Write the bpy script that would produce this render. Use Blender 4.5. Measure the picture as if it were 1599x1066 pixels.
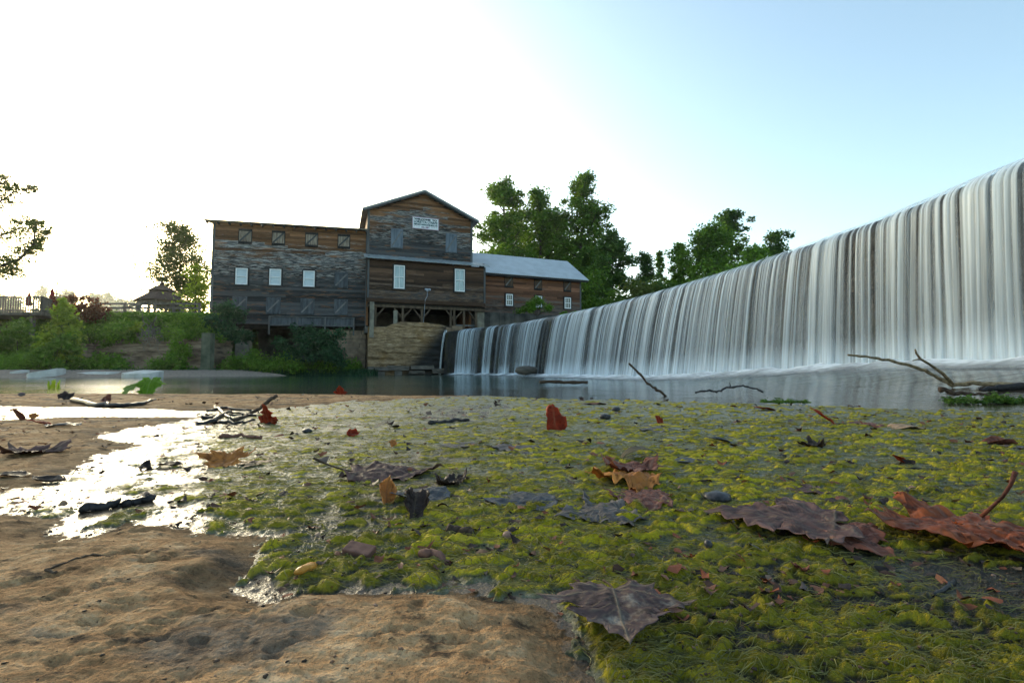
import bpy, math, random
import numpy as np
from mathutils import Vector, Matrix

for _o in list(bpy.data.objects):
    bpy.data.objects.remove(_o)
scene = bpy.context.scene
COL = scene.collection
R = math.radians

# ------------------------------------------------------------------ camera
EYE = 0.25
FPX = 760.0
PITCH = math.atan(45.0 / FPX)
cam_data = bpy.data.cameras.new("camera")
cam_data.sensor_width = 36.0
cam_data.lens = FPX / 1599.0 * 36.0
cam_data.clip_start = 0.02
cam_data.clip_end = 3000.0
cam = bpy.data.objects.new("camera", cam_data)
COL.objects.link(cam)
cam.location = (0, 0, EYE)
cam.rotation_euler = (R(90) + PITCH, 0, 0)
scene.camera = cam

# ------------------------------------------------------------------ sky and sun
SUN_AZ = R(-37.0)      # measured from +Y, negative = towards -X
SUN_EL = R(12.0)
world = bpy.data.worlds.new("World")
scene.world = world
world.use_nodes = True
_nt = world.node_tree
_bg = _nt.nodes["Background"]
_sky = _nt.nodes.new("ShaderNodeTexSky")
_sky.sky_type = 'NISHITA'
_sky.sun_disc = False
_sky.sun_elevation = SUN_EL
_sky.sun_rotation = SUN_AZ
_sky.altitude = 100.0
_sky.air_density = 1.0
_sky.dust_density = 2.2
_sky.ozone_density = 1.6
_nt.links.new(_sky.outputs[0], _bg.inputs[0])
_bg.inputs[1].default_value = 0.15
sun_data = bpy.data.lights.new("sun", 'SUN')
sun_data.energy = 0.8
sun_data.angle = R(10.0)
sun_data.color = (1.0, 0.90, 0.78)
sun = bpy.data.objects.new("sun", sun_data)
COL.objects.link(sun)
_d = Vector((math.sin(SUN_AZ) * math.cos(SUN_EL), math.cos(SUN_AZ) * math.cos(SUN_EL), math.sin(SUN_EL)))
sun.rotation_euler = (-_d).to_track_quat('-Z', 'Y').to_euler()
sun.location = (-30, 40, 40)

vs = scene.view_settings
vs.view_transform = 'Standard'
vs.look = 'None'
vs.gamma = 1.0
vs.use_curve_mapping = False
vs.exposure = 1.75
vs.use_white_balance = True
vs.white_balance_temperature = 7300
vs.white_balance_tint = 0.0
scene.cycles.use_denoising = True
scene.cycles.max_bounces = 8
scene.cycles.diffuse_bounces = 3
scene.cycles.glossy_bounces = 3
scene.cycles.transparent_max_bounces = 16
scene.cycles.transmission_bounces = 4
scene.cycles.volume_bounces = 0
scene.cycles.sample_clamp_indirect = 6.0

# ------------------------------------------------------------------ helpers
def P(px, py, Y):
    """the point at depth Y that the photograph shows at pixel (px, py)"""
    dx = (px - 799.5) / FPX
    dy = (533.0 - py) / FPX
    c, s = math.cos(PITCH), math.sin(PITCH)
    d = Vector((dx, c - dy * s, s + dy * c))
    return Vector((0, 0, EYE)) + d * (Y / d.y)

def G(px, py, z=0.0):
    """the point of the level z seen at pixel (px, py)"""
    dx = (px - 799.5) / FPX
    dy = (533.0 - py) / FPX
    c, s = math.cos(PITCH), math.sin(PITCH)
    d = Vector((dx, c - dy * s, s + dy * c))
    t = (z - EYE) / d.z
    return Vector((0, 0, EYE)) + d * t

def fastmesh(name, verts, faces, smooth=False, attrs=None, uv=None):
    verts = np.asarray(verts, dtype=np.float32)
    faces = np.asarray(faces, dtype=np.int32)
    me = bpy.data.meshes.new(name)
    n, k = faces.shape
    me.vertices.add(len(verts))
    me.vertices.foreach_set("co", verts.ravel())
    me.loops.add(n * k)
    me.loops.foreach_set("vertex_index", faces.ravel())
    me.polygons.add(n)
    me.polygons.foreach_set("loop_start", np.arange(0, n * k, k, dtype=np.int32))
    me.polygons.foreach_set("loop_total", np.full(n, k, dtype=np.int32))
    if smooth:
        me.polygons.foreach_set("use_smooth", np.ones(n, dtype=bool))
    if attrs:
        for an, av in attrs.items():
            a = me.attributes.new(an, 'FLOAT', 'POINT')
            a.data.foreach_set("value", np.asarray(av, dtype=np.float32))
    if uv is not None:
        ul = me.uv_layers.new(name="uv")
        ul.data.foreach_set("uv", np.asarray(uv, dtype=np.float32)[faces.ravel()].ravel())
    me.update(calc_edges=True)
    return me

class MB:
    """collects polygons of one mesh"""
    def __init__(self):
        self.v = []
        self.f = []
        self.at = []
    def add(self, vs_, fs, at=None):
        b = len(self.v)
        self.v += [tuple(p) for p in vs_]
        self.f += [tuple(i + b for i in q) for q in fs]
        if at is not None:
            self.at += list(at)
        return self
    def hexa(self, p, at=None):
        # p: 4 bottom (ccw) + 4 top
        return self.add(p, [(3, 2, 1, 0), (4, 5, 6, 7), (0, 1, 5, 4), (1, 2, 6, 5), (2, 3, 7, 6), (3, 0, 4, 7)], at)
    def box(self, c, s, M=None):
        x, y, z = s[0] / 2, s[1] / 2, s[2] / 2
        p = [Vector(q) for q in ((-x, -y, -z), (x, -y, -z), (x, y, -z), (-x, y, -z), (-x, -y, z), (x, -y, z), (x, y, z), (-x, y, z))]
        if M is not None:
            p = [M @ q for q in p]
        return self.hexa([q + Vector(c) for q in p])
    def fbox(self, F, u0, u1, v0, v1, z0, z1):
        """box in a wall frame: u along, v outwards, z up"""
        return self.hexa([F(u0, v1, z0), F(u1, v1, z0), F(u1, v0, z0), F(u0, v0, z0), F(u0, v1, z1), F(u1, v1, z1), F(u1, v0, z1), F(u0, v0, z1)])
    def bar(self, a, b, w, d=None):
        a, b = Vector(a), Vector(b)
        d = w if d is None else d
        z = (b - a).normalized()
        x = z.cross(Vector((0, 0, 1)))
        if x.length < 1e-4:
            x = Vector((1, 0, 0))
        x.normalize()
        y = z.cross(x)
        q = [x * sx * w / 2 + y * sy * d / 2 for sx, sy in ((-1, -1), (1, -1), (1, 1), (-1, 1))]
        return self.hexa([a + k for k in q] + [b + k for k in q])
    def tube(self, pts, rad, n=8, caps=True):
        pts = [Vector(p) for p in pts]
        m = len(pts)
        if not hasattr(rad, '__len__'):
            rad = [rad] * m
        base = len(self.v)
        ref = Vector((0.13, 0.31, 0.94))
        for i, p in enumerate(pts):
            t = (pts[min(i + 1, m - 1)] - pts[max(i - 1, 0)])
            if t.length < 1e-9:
                t = Vector((0, 0, 1))
            t.normalize()
            x = t.cross(ref)
            if x.length < 0.05:
                x = t.cross(Vector((1, 0, 0)))
            x.normalize()
            y = t.cross(x)
            for k in range(n):
                a = 2 * math.pi * k / n
                self.v.append(tuple(p + (x * math.cos(a) + y * math.sin(a)) * rad[i]))
        for i in range(m - 1):
            for k in range(n):
                k2 = (k + 1) % n
                self.f.append((base + i * n + k, base + i * n + k2, base + (i + 1) * n + k2, base + (i + 1) * n + k))
        if caps:
            self.f.append(tuple(base + k for k in range(n))[::-1])
            self.f.append(tuple(base + (m - 1) * n + k for k in range(n)))
        return self
    def mesh(self, name, smooth=False, off=(0, 0, 0), attr=None):
        me = bpy.data.meshes.new(name)
        ox, oy, oz = off
        me.from_pydata([(x - ox, y - oy, z - oz) for x, y, z in self.v], [], self.f)
        if smooth:
            for p_ in me.polygons:
                p_.use_smooth = True
        if attr and self.at:
            a = me.attributes.new(attr, 'FLOAT', 'POINT')
            a.data.foreach_set("value", np.asarray(self.at, dtype=np.float32))
        me.update()
        return me

def link(name, me, mat=None, parent=None, loc=None, rot=None):
    o = bpy.data.objects.new(name, me)
    COL.objects.link(o)
    if parent is not None:
        o.parent = parent
    if loc is not None:
        o.location = loc
    if rot is not None:
        o.rotation_euler = rot
    if mat is not None and me is not None and not me.materials:
        me.materials.append(mat)
    return o

def wpos(o):
    p = Vector(o.location)
    while o.parent is not None:
        o = o.parent
        p += Vector(o.location)
    return p

def part(name, mb, mat, parent, smooth=False, attr=None):
    """a child built in world coordinates under an unrotated parent"""
    return link(name, mb.mesh(name, smooth, wpos(parent), attr), mat, parent)

def tag(o, label=None, cat=None, group=None, kind=None):
    if label: o["label"] = label
    if cat: o["category"] = cat
    if group: o["group"] = group
    if kind: o["kind"] = kind
    return o

def thing(name, label, cat, loc=(0, 0, 0), group=None, rot=None):
    o = link(name, None, loc=loc, rot=rot)
    o.empty_display_size = 0.2
    return tag(o, label, cat, group)

def single(name, mb, mat, label, cat, group=None, kind=None, smooth=False, origin=None, attr=None):
    """a thing that is one mesh; its origin at its base"""
    v = np.array(mb.v)
    if origin is None:
        origin = (float(v[:, 0].mean()), float(v[:, 1].mean()), float(v[:, 2].min()))
    o = link(name, mb.mesh(name, smooth, origin, attr), mat, loc=origin)
    return tag(o, label, cat, group, kind)

def copy_tree(o, parent=None):
    c = o.copy()
    COL.objects.link(c)
    c.parent = parent
    for ch in o.children:
        copy_tree(ch, c)
    return c

def wall_frame(ox, oy, ang):
    c, s = math.cos(ang), math.sin(ang)
    def F(u, v, z):
        return (ox + u * c + v * s, oy + u * s - v * c, z)
    F.ang = ang
    F.o = (ox, oy)
    return F

# ------------------------------------------------------------------ noise in numpy
def _hash(ix, iy, seed):
    h = (ix.astype(np.int64) * 374761393 + iy.astype(np.int64) * 668265263 + seed * 1442695041) & 0xFFFFFFFF
    h = ((h ^ (h >> 13)) * 1274126177) & 0xFFFFFFFF
    h = (h ^ (h >> 16)) & 0xFFFFFFFF
    return h

def perlin(x, y, seed=0):
    x = np.asarray(x, dtype=np.float64); y = np.asarray(y, dtype=np.float64)
    xi = np.floor(x); yi = np.floor(y)
    xf = x - xi; yf = y - yi
    u = xf * xf * xf * (xf * (xf * 6 - 15) + 10)
    v = yf * yf * yf * (yf * (yf * 6 - 15) + 10)
    def g(dx, dy):
        a = _hash(xi + dx, yi + dy, seed) * (2 * np.pi / 4294967296.0)
        return np.cos(a) * (xf - dx) + np.sin(a) * (yf - dy)
    n00, n10, n01, n11 = g(0, 0), g(1, 0), g(0, 1), g(1, 1)
    a = n00 + u * (n10 - n00); b = n01 + u * (n11 - n01)
    return (a + v * (b - a)) * 1.5

def fbm(x, y, seed=0, octv=4, gain=0.5):
    r = 0.0; amp = 1.0; tot = 0.0
    c, s = math.cos(0.6), math.sin(0.6)
    for k in range(octv):
        r = r + perlin(x, y, seed + 17 * k) * amp
        tot += amp
        x, y = (c * x - s * y) * 2.03 + 3.1, (s * x + c * y) * 2.03 - 1.7
        amp *= gain
    return r / tot

def sstep(a, b, x):
    t = np.clip((x - a) / (b - a), 0, 1)
    return t * t * (3 - 2 * t)

def poly_sdf(px, py, poly):
    """signed distance to a polygon, positive inside"""
    d = np.full(px.shape, 1e18)
    inside = np.zeros(px.shape, dtype=bool)
    n = len(poly)
    for i in range(n):
        ax, ay = poly[i]; bx, by = poly[(i + 1) % n]
        ex, ey = bx - ax, by - ay
        wx, wy = px - ax, py - ay
        t = np.clip((wx * ex + wy * ey) / (ex * ex + ey * ey + 1e-12), 0, 1)
        dx, dy = wx - t * ex, wy - t * ey
        d = np.minimum(d, dx * dx + dy * dy)
        cnd = ((ay <= py) != (by <= py))
        xs = ax + (py - ay) / (by - ay + 1e-12) * ex
        inside ^= cnd & (px < xs)
    d = np.sqrt(d)
    return np.where(inside, d, -d)

# ------------------------------------------------------------------ materials
class NT:
    def __init__(self, name):
        self.m = bpy.data.materials.new(name)
        self.m.use_nodes = True
        self.t = self.m.node_tree
        self.t.nodes.clear()
        self.out = self.n('ShaderNodeOutputMaterial')
    def n(self, typ, **kw):
        nd = self.t.nodes.new(typ)
        for k, v in kw.items():
            if k in nd.inputs.keys():
                self.set(nd.inputs[k], v)
            else:
                setattr(nd, k, v)
        return nd
    def set(self, sock, v):
        if isinstance(v, bpy.types.NodeSocket):
            self.t.links.new(v, sock)
        else:
            if hasattr(sock.default_value, '__len__') and len(sock.default_value) == 4 and len(v) == 3:
                v = (*v, 1.0)
            sock.default_value = v
    def pos(self):
        return self.n('ShaderNodeNewGeometry').outputs['Position']
    def mapped(self, vec, scale=(1, 1, 1), loc=(0, 0, 0), rot=(0, 0, 0)):
        mp = self.n('ShaderNodeMapping')
        self.set(mp.inputs['Vector'], vec)
        mp.inputs['Scale'].default_value = scale
        mp.inputs['Location'].default_value = loc
        mp.inputs['Rotation'].default_value = rot
        return mp.outputs[0]
    def noise(self, vec, scale, detail=4.0, rough=0.55, dist=0.0):
        nz = self.n('ShaderNodeTexNoise')
        self.set(nz.inputs['Vector'], vec)
        nz.inputs['Scale'].default_value = scale
        nz.inputs['Detail'].default_value = detail
        nz.inputs['Roughness'].default_value = rough
        nz.inputs['Distortion'].default_value = dist
        return nz.outputs[0]
    def ramp(self, fac, stops):
        r = self.n('ShaderNodeValToRGB')
        self.set(r.inputs[0], fac)
        e = r.color_ramp.elements
        while len(e) < len(stops):
            e.new(0.5)
        for i, (p, c) in enumerate(stops):
            e[i].position = p
            if not hasattr(c, '__len__'):
                c = (c, c, c)
            e[i].color = (*c, 1.0) if len(c) == 3 else c
        return r.outputs[0]
    def rng(self, v, a, b, c=0.0, d=1.0, smooth=True):
        r = self.n('ShaderNodeMapRange')
        if smooth:
            r.interpolation_type = 'SMOOTHSTEP'
        self.set(r.inputs[0], v)
        for i, q in enumerate((a, b, c, d)):
            self.set(r.inputs[i + 1], q)
        return r.outputs[0]
    def mix(self, fac, a, b, mode='MIX'):
        m_ = self.n('ShaderNodeMix')
        m_.data_type = 'RGBA'
        m_.blend_type = mode
        self.set(m_.inputs[0], fac)
        self.set(m_.inputs[6], a)
        self.set(m_.inputs[7], b)
        return m_.outputs[2]
    def math(self, op, a, b=0.0, clamp=False):
        m_ = self.n('ShaderNodeMath')
        m_.operation = op
        m_.use_clamp = clamp
        self.set(m_.inputs[0], a)
        self.set(m_.inputs[1], b)
        return m_.outputs[0]
    def attr(self, name):
        return self.n('ShaderNodeAttribute', attribute_name=name).outputs['Fac']
    def bump(self, h, strength=0.3, dist=0.02):
        b = self.n('ShaderNodeBump')
        self.set(b.inputs['Height'], h)
        self.set(b.inputs['Strength'], strength)
        b.inputs['Distance'].default_value = dist
        return b.outputs[0]
    def bsdf(self, color, rough=0.7, normal=None, spec=0.5, **kw):
        p = self.n('ShaderNodeBsdfPrincipled')
        self.set(p.inputs['Base Color'], color)
        self.set(p.inputs['Roughness'], rough)
        p.inputs['Specular IOR Level'].default_value = spec
        if normal is not None:
            self.set(p.inputs['Normal'], normal)
        for k, v in kw.items():
            self.set(p.inputs[k.replace('_', ' ')], v)
        return p.outputs[0]
    def done(self, sh):
        self.t.links.new(sh, self.out.inputs[0])
        return self.m

def simple_mat(name, c1, c2=None, scale=4.0, rough=0.7, bump=0.2, stretch=(1, 1, 1), spec=0.15, detail=5.0, bd=0.01):
    t = NT(name)
    v = t.mapped(t.pos(), scale=stretch)
    nz = t.noise(v, scale, detail)
    c2 = c2 or tuple(x * 0.6 for x in c1)
    col = t.ramp(nz, [(0.32, c2), (0.68, c1)])
    nr = t.bump(nz, bump, bd) if bump else None
    return t.done(t.bsdf(col, rough, nr, spec))

def foliage_mat(name, dark, light, trans=0.35, rough=0.55, vary=None):
    t = NT(name)
    rnd = t.n('ShaderNodeNewGeometry').outputs['Random Per Island']
    nz = t.noise(t.pos(), 0.35, 2.0)
    f = t.math('ADD', t.math('MULTIPLY', rnd, 0.65), t.math('MULTIPLY', nz, 0.5))
    stops = [(0.15, dark), (0.85, light)]
    if vary:
        stops.append((1.0, vary))
    col = t.ramp(f, stops)
    b = t.bsdf(col, rough, None, 0.12)
    tr = t.n('ShaderNodeBsdfTranslucent')
    t.set(tr.inputs['Color'], t.mix(0.5, col, (light[0] * 1.5, light[1] * 1.5, light[2] * 0.8)))
    ms = t.n('ShaderNodeMixShader')
    ms.inputs[0].default_value = trans
    t.t.links.new(b, ms.inputs[1]); t.t.links.new(tr.outputs[0], ms.inputs[2])
    return t.done(ms.outputs[0])
# ================================================================== THE SETTING
rng = np.random.default_rng(7)
RIVER = -0.08

# ---- plan of the dam (crest), a gentle arch that swings towards the viewer on one side
DAM_H = EYE + 2.9
_pts = []
for px_, d_ in ((700, 61.5), (722, 64), (800, 73), (880, 88), (985, 112), (1110, 148), (1240, 190), (1400, 248), (1500, 289), (1599, 330)):
    Y_ = FPX * 2.9 / d_
    _pts.append(((px_ - 799.5) * Y_ / FPX, Y_))
_pts += [(7.15, 5.0), (7.05, 3.4), (6.9, 1.8)]
def _catmull(pts, n=60):
    pts = np.array(pts)
    ext = np.vstack([2 * pts[0] - pts[1], pts, 2 * pts[-1] - pts[-2]])
    out = []
    for i in range(1, len(ext) - 2):
        t = np.linspace(0, 1, n, endpoint=False)[:, None]
        p0, p1, p2, p3 = ext[i - 1], ext[i], ext[i + 1], ext[i + 2]
        out.append(0.5 * (2 * p1 + (p2 - p0) * t + (2 * p0 - 5 * p1 + 4 * p2 - p3) * t ** 2 + (3 * p1 - p0 - 3 * p2 + p3) * t ** 3))
    out.append(pts[-1:])
    return np.vstack(out)
_c = _catmull(_pts)
_k = np.ones(41) / 41.0
_cp = np.vstack([np.repeat(_c[:1], 20, 0), _c, np.repeat(_c[-1:], 20, 0)])
_cs = np.stack([np.convolve(_cp[:, 0], _k, 'valid'), np.convolve(_cp[:, 1], _k, 'valid')], 1)
_cs[0], _cs[-1] = _c[0], _c[-1]
_sl = np.concatenate([[0], np.cumsum(np.linalg.norm(np.diff(_cs, axis=0), axis=1))])
DAM_L = _sl[-1]
def dam_at(s):
    x = np.interp(s, _sl, _cs[:, 0]); y = np.interp(s, _sl, _cs[:, 1])
    e = 0.5
    tx = np.interp(s + e, _sl, _cs[:, 0]) - np.interp(s - e, _sl, _cs[:, 0])
    ty = np.interp(s + e, _sl, _cs[:, 1]) - np.interp(s - e, _sl, _cs[:, 1])
    l = np.hypot(tx, ty) + 1e-9
    tx, ty = tx / l, ty / l
    return x, y, ty, -tx          # position and the downstream normal (pointing left / towards the viewer)
_sx, _sy, _snx, _sny = dam_at(np.linspace(0, DAM_L, 400))
_spx = 799.5 + FPX * _sx / _sy
def s_of_px(px):
    return float(np.interp(px, _spx, np.linspace(0, DAM_L, 400)))
def dam_dist(X, Y):
    """distance downstream of the crest line (positive on the downstream side)"""
    d = np.full(np.shape(X), 1e9); sg = np.zeros(np.shape(X)); ss = np.zeros(np.shape(X))
    for i in range(0, 400, 4):
        dx, dy = X - _sx[i], Y - _sy[i]
        q = np.hypot(dx, dy)
        m = q < d
        d = np.where(m, q, d)
        sg = np.where(m, dx * _snx[i] + dy * _sny[i], sg)
        ss = np.where(m, i / 399.0 * DAM_L, ss)
    return d, sg, ss

# ---- terrain: one sheet out to the horizon
def terrain_h(X, Y):
    d, sg, ss = dam_dist(X, Y)
    # foot of the far bank as a function of X
    foot = np.interp(X, [-200, -60, -24, -20, -18, -11.5, -10.5, -4, 0, 12, 200], [34, 29.5, 28.8, 29.5, 31.5, 33.0, 35.6, 37.5, 39, 46, 60])
    rise = np.interp(X, [-200, -30, -20, -18, -11.5, -10.5, 200], [6, 4.8, 4.6, 7.5, 7.5, 3.0, 3.0])
    top = np.interp(X, [-200, -20, -10, 0, 12, 30, 200], [4.15, 4.15, 3.5, 3.4, 3.3, 3.4, 6.0])
    h = -0.7 + (top + 0.7) * sstep(0, 1, (Y - foot) / rise) ** 0.9
    h = np.where((X < -10.8) & (X > -20), np.maximum(h, np.where(Y > foot - 1.0, 0.05 + 0.06 * (Y - foot), -0.7)), h)
    under = (X > -20.2) & (X < -10.6) & (Y > 29) & (Y < 40.5)
    h = np.where(under, np.where(Y > 32.5, 0.10, -0.5), h)
    # upstream pool behind the dam
    pool = (sg < 0) & (X > -2) & (Y < 58)
    h = np.where(pool, 1.4, h)
    h = h + 0.10 * perlin(X * 0.3, Y * 0.3, 5) * (h > 0.3)
    h = np.where(Y < 8, -0.9, h)
    far = sstep(120, 430, Y) * 42
    return h + far
def _axis(lo, hi, c, w, n):
    t = np.linspace(np.arcsinh((lo - c) / w), np.arcsinh((hi - c) / w), n)
    return c + w * np.sinh(t)
_tx = _axis(-420, 420, -12, 14, 260)
_ty = _axis(-60, 900, 32, 6, 240)
_TX, _TY = np.meshgrid(_tx, _ty)
_TZ = terrain_h(_TX, _TY)
def grid_faces(nr, nc):
    i = np.arange(nr * nc).reshape(nr, nc)
    return np.stack([i[:-1, :-1].ravel(), i[:-1, 1:].ravel(), i[1:, 1:].ravel(), i[1:, :-1].ravel()], 1)

t = NT("bank_ground")
_nz = t.noise(t.pos(), 0.6, 6)
_nf = t.noise(t.pos(), 6.0, 4)
_slope = t.n('ShaderNodeSeparateXYZ', Vector=t.n('ShaderNodeNewGeometry').outputs['Normal']).outputs['Z']
_grass = t.ramp(_nf, [(0.3, (0.045, 0.085, 0.014)), (0.7, (0.11, 0.17, 0.03))])
_soil = t.ramp(_nz, [(0.3, (0.06, 0.042, 0.028)), (0.7, (0.13, 0.095, 0.06))])
M_TERRAIN = t.done(t.bsdf(t.mix(t.rng(_slope, 0.55, 0.85), _soil, _grass), 0.9, t.bump(_nf, 0.5, 0.05), 0.2))
tag(link("ground", fastmesh("ground", np.stack([_TX, _TY, _TZ], -1).reshape(-1, 3), grid_faces(240, 260), True), M_TERRAIN), kind="structure")

# ---- pool above the dam
M_POOL = simple_mat("pool_water", (0.02, 0.035, 0.03), (0.015, 0.025, 0.02), 0.5, 0.06, 0.1)
_pv, _pf = [], []
for i in range(0, 400, 8):
    _pv += [(_sx[i] - _snx[i] * 1.0, _sy[i] - _sny[i] * 1.0, DAM_H - 0.02), (_sx[i] + 55, _sy[i] + 26 + 0.02 * i, DAM_H - 0.02)]
for i in range(len(_pv) // 2 - 1):
    _pf.append((2 * i, 2 * i + 1, 2 * i + 3, 2 * i + 2))
tag(link("pond_water", fastmesh("pond_water", _pv, _pf), M_POOL), kind="structure")

# ---- river below the dam
def river_h(X, Y):
    d, sg, ss = dam_dist(X, Y)
    near = 1 - sstep(12.0, 6.5, Y)
    z = np.where(True, -0.012 - 0.07 * near, 0)
    hump = 0.30 * np.exp(-(np.maximum(sg - 0.7, 0) / 1.5) ** 2) * sstep(s_of_px(1020), s_of_px(1420), ss)
    z = z + hump
    z = z + 0.006 * fbm(X * 1.2 + Y * 0.3, Y * 0.55, 31, 3) * (1 + 2.0 * np.exp(-(sg / 3.0) ** 2))
    return z
_rx = np.concatenate([np.linspace(-60, -12, 60, endpoint=False), np.linspace(-12, 9, 190)])
_ry = np.concatenate([np.linspace(1.6, 12, 150, endpoint=False), np.linspace(12, 42, 120)])
_RX, _RY = np.meshgrid(_rx, _ry)
_RZ = river_h(_RX, _RY)
t = NT("river_water")
_p = t.pos()
_b1 = t.noise(t.mapped(_p, (0.9, 2.6, 1)), 1.6, 4, 0.55)
_b2 = t.noise(t.mapped(_p, (4.0, 12.0, 1)), 2.0, 3, 0.5)
_bb = t.math('ADD', _b1, t.math('MULTIPLY', _b2, 0.25))
_depth = t.rng(t.n('ShaderNodeSeparateXYZ', Vector=_p).outputs['Y'], 4.0, 11.0)
_col = t.mix(_depth, (0.045, 0.035, 0.024), (0.022, 0.055, 0.042))
M_RIVER = t.done(t.bsdf(_col, 0.09, t.bump(_bb, t.rng(t.n('ShaderNodeSeparateXYZ', Vector=_p).outputs['X'], -6.0, 1.0, 0.16, 0.45), 0.03), 0.5, IOR=1.33))
tag(link("river", fastmesh("river", np.stack([_RX, _RY, _RZ], -1).reshape(-1, 3), grid_faces(270, 250), True), M_RIVER), kind="structure")

# ---- the dam itself
t = NT("dam_stone")
_p = t.pos()
_n1 = t.noise(_p, 1.3, 7, 0.6)
_n2 = t.noise(t.mapped(_p, (3, 3, 0.5)), 1.2, 4)
_c1 = t.ramp(_n1, [(0.25, (0.012, 0.013, 0.014)), (0.5, (0.034, 0.035, 0.036)), (0.75, (0.070, 0.068, 0.064))])
_moss = t.mix(t.rng(_n2, 0.52, 0.72), _c1, (0.045, 0.042, 0.010))
M_DAM = t.done(t.bsdf(_moss, 0.5, t.bump(t.math('ADD', _n1, t.math('MULTIPLY', t.noise(_p, 9.0, 4), 0.3)), 0.8, 0.12), 0.2))
_ns = 420
_s = np.linspace(0, DAM_L, _ns)
_x, _y, _nx, _ny = dam_at(_s)
prof = [(-1.3, -0.9), (-1.3, -0.02), (-0.25, 0.0), (-0.05, -0.03), (0.12, -0.10), (0.24, -0.22), (0.29, -0.36)] + [(0.29 + 0.10 * k / 14.0, -0.36 - (DAM_H + 0.5) * k / 14.0) for k in range(1, 15)]
_V = []
for k, (o_, dz_) in enumerate(prof):
    rough = 0.0 if k < 6 else 0.07 * fbm(_s * 0.9, np.full(_ns, k * 0.45), 44, 4) + 0.04 * fbm(_s * 4, np.full(_ns, k * 1.5), 45, 3)
    ztop = 0.015 * fbm(_s * 1.5, np.zeros(_ns), 46, 3) if k in (1, 2, 3) else 0
    oo = o_ + rough
    _V.append(np.stack([_x + _nx * oo, _y + _ny * oo, np.full(_ns, DAM_H + dz_) + ztop], 1))
dam = link("dam", fastmesh("dam", np.vstack(_V), grid_faces(len(prof), _ns), False), M_DAM)
tag(dam, "long dark stone mill dam behind the curtain of falling water", "dam")

# ---- waterfall: three sheets of falling strands
t = NT("falling_water")
_a = t.attr("dens")
_uv = t.n('ShaderNodeUVMap').outputs[0]
_f1 = t.noise(t.mapped(_uv, (22.0, 0.35, 1)), 1.0, 3, 0.6)
_al = t.math('MULTIPLY', _a, t.rng(_f1, 0.25, 0.75, 0.55, 1.35, False), True)
_colr = t.ramp(t.noise(t.mapped(_uv, (9.0, 0.2, 1)), 1.0, 2), [(0.3, (0.62, 0.73, 0.82)), (0.7, (0.80, 0.90, 0.97))])
_pb = t.bsdf(_colr, 0.42, None, 0.4)
_tl = t.n('ShaderNodeBsdfTranslucent', Color=_colr)
_m1 = t.n('ShaderNodeMixShader'); _m1.inputs[0].default_value = 0.3
t.t.links.new(_pb, _m1.inputs[1]); t.t.links.new(_tl.outputs[0], _m1.inputs[2])
_tp = t.n('ShaderNodeBsdfTransparent')
_m2 = t.n('ShaderNodeMixShader')
t.set(_m2.inputs[0], _al)
t.t.links.new(_tp.outputs[0], _m2.inputs[1]); t.t.links.new(_m1.outputs[0], _m2.inputs[2])
M_FALL = t.done(_m2.outputs[0])

def adaptive_s(s0, s1, k):
    out = [s0]
    while out[-1] < s1:
        y = np.interp(out[-1], _sl, _cs[:, 1])
        out.append(out[-1] + max(0.008, k * y))
    return np.array(out)
STREAMS = [(722, 748, 1.0), (748, 757, 0.45), (765, 780, 1.0), (785, 791, 0.3), (794, 812, 0.95), (812, 822, 0.25), (822, 857, 1.0), (860, 863, 0.6), (867, 869, 0.5), (874, 1740, 1.0)]
def stream_mask(s):
    m = np.zeros_like(s)
    for a, b, w in STREAMS:
        s0, s1 = s_of_px(a), s_of_px(b) if b < 1700 else DAM_L + 1
        m = np.maximum(m, w * sstep(s0 - 0.03, s0 + 0.10, s) * (1 - sstep(s1 - 0.10, s1 + 0.03, s)))
    return m
def throw_at(s):
    return np.interp(s, [s_of_px(p) for p in (722, 860, 1060, 1240, 1400, 1600)], [0.35, 0.65, 0.75, 0.40, 0.15, 0.08])
_falls = thing("waterfall", "white silky curtain of water falling over the dam", "waterfall", (_sx[200], _sy[200], 0))
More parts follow.
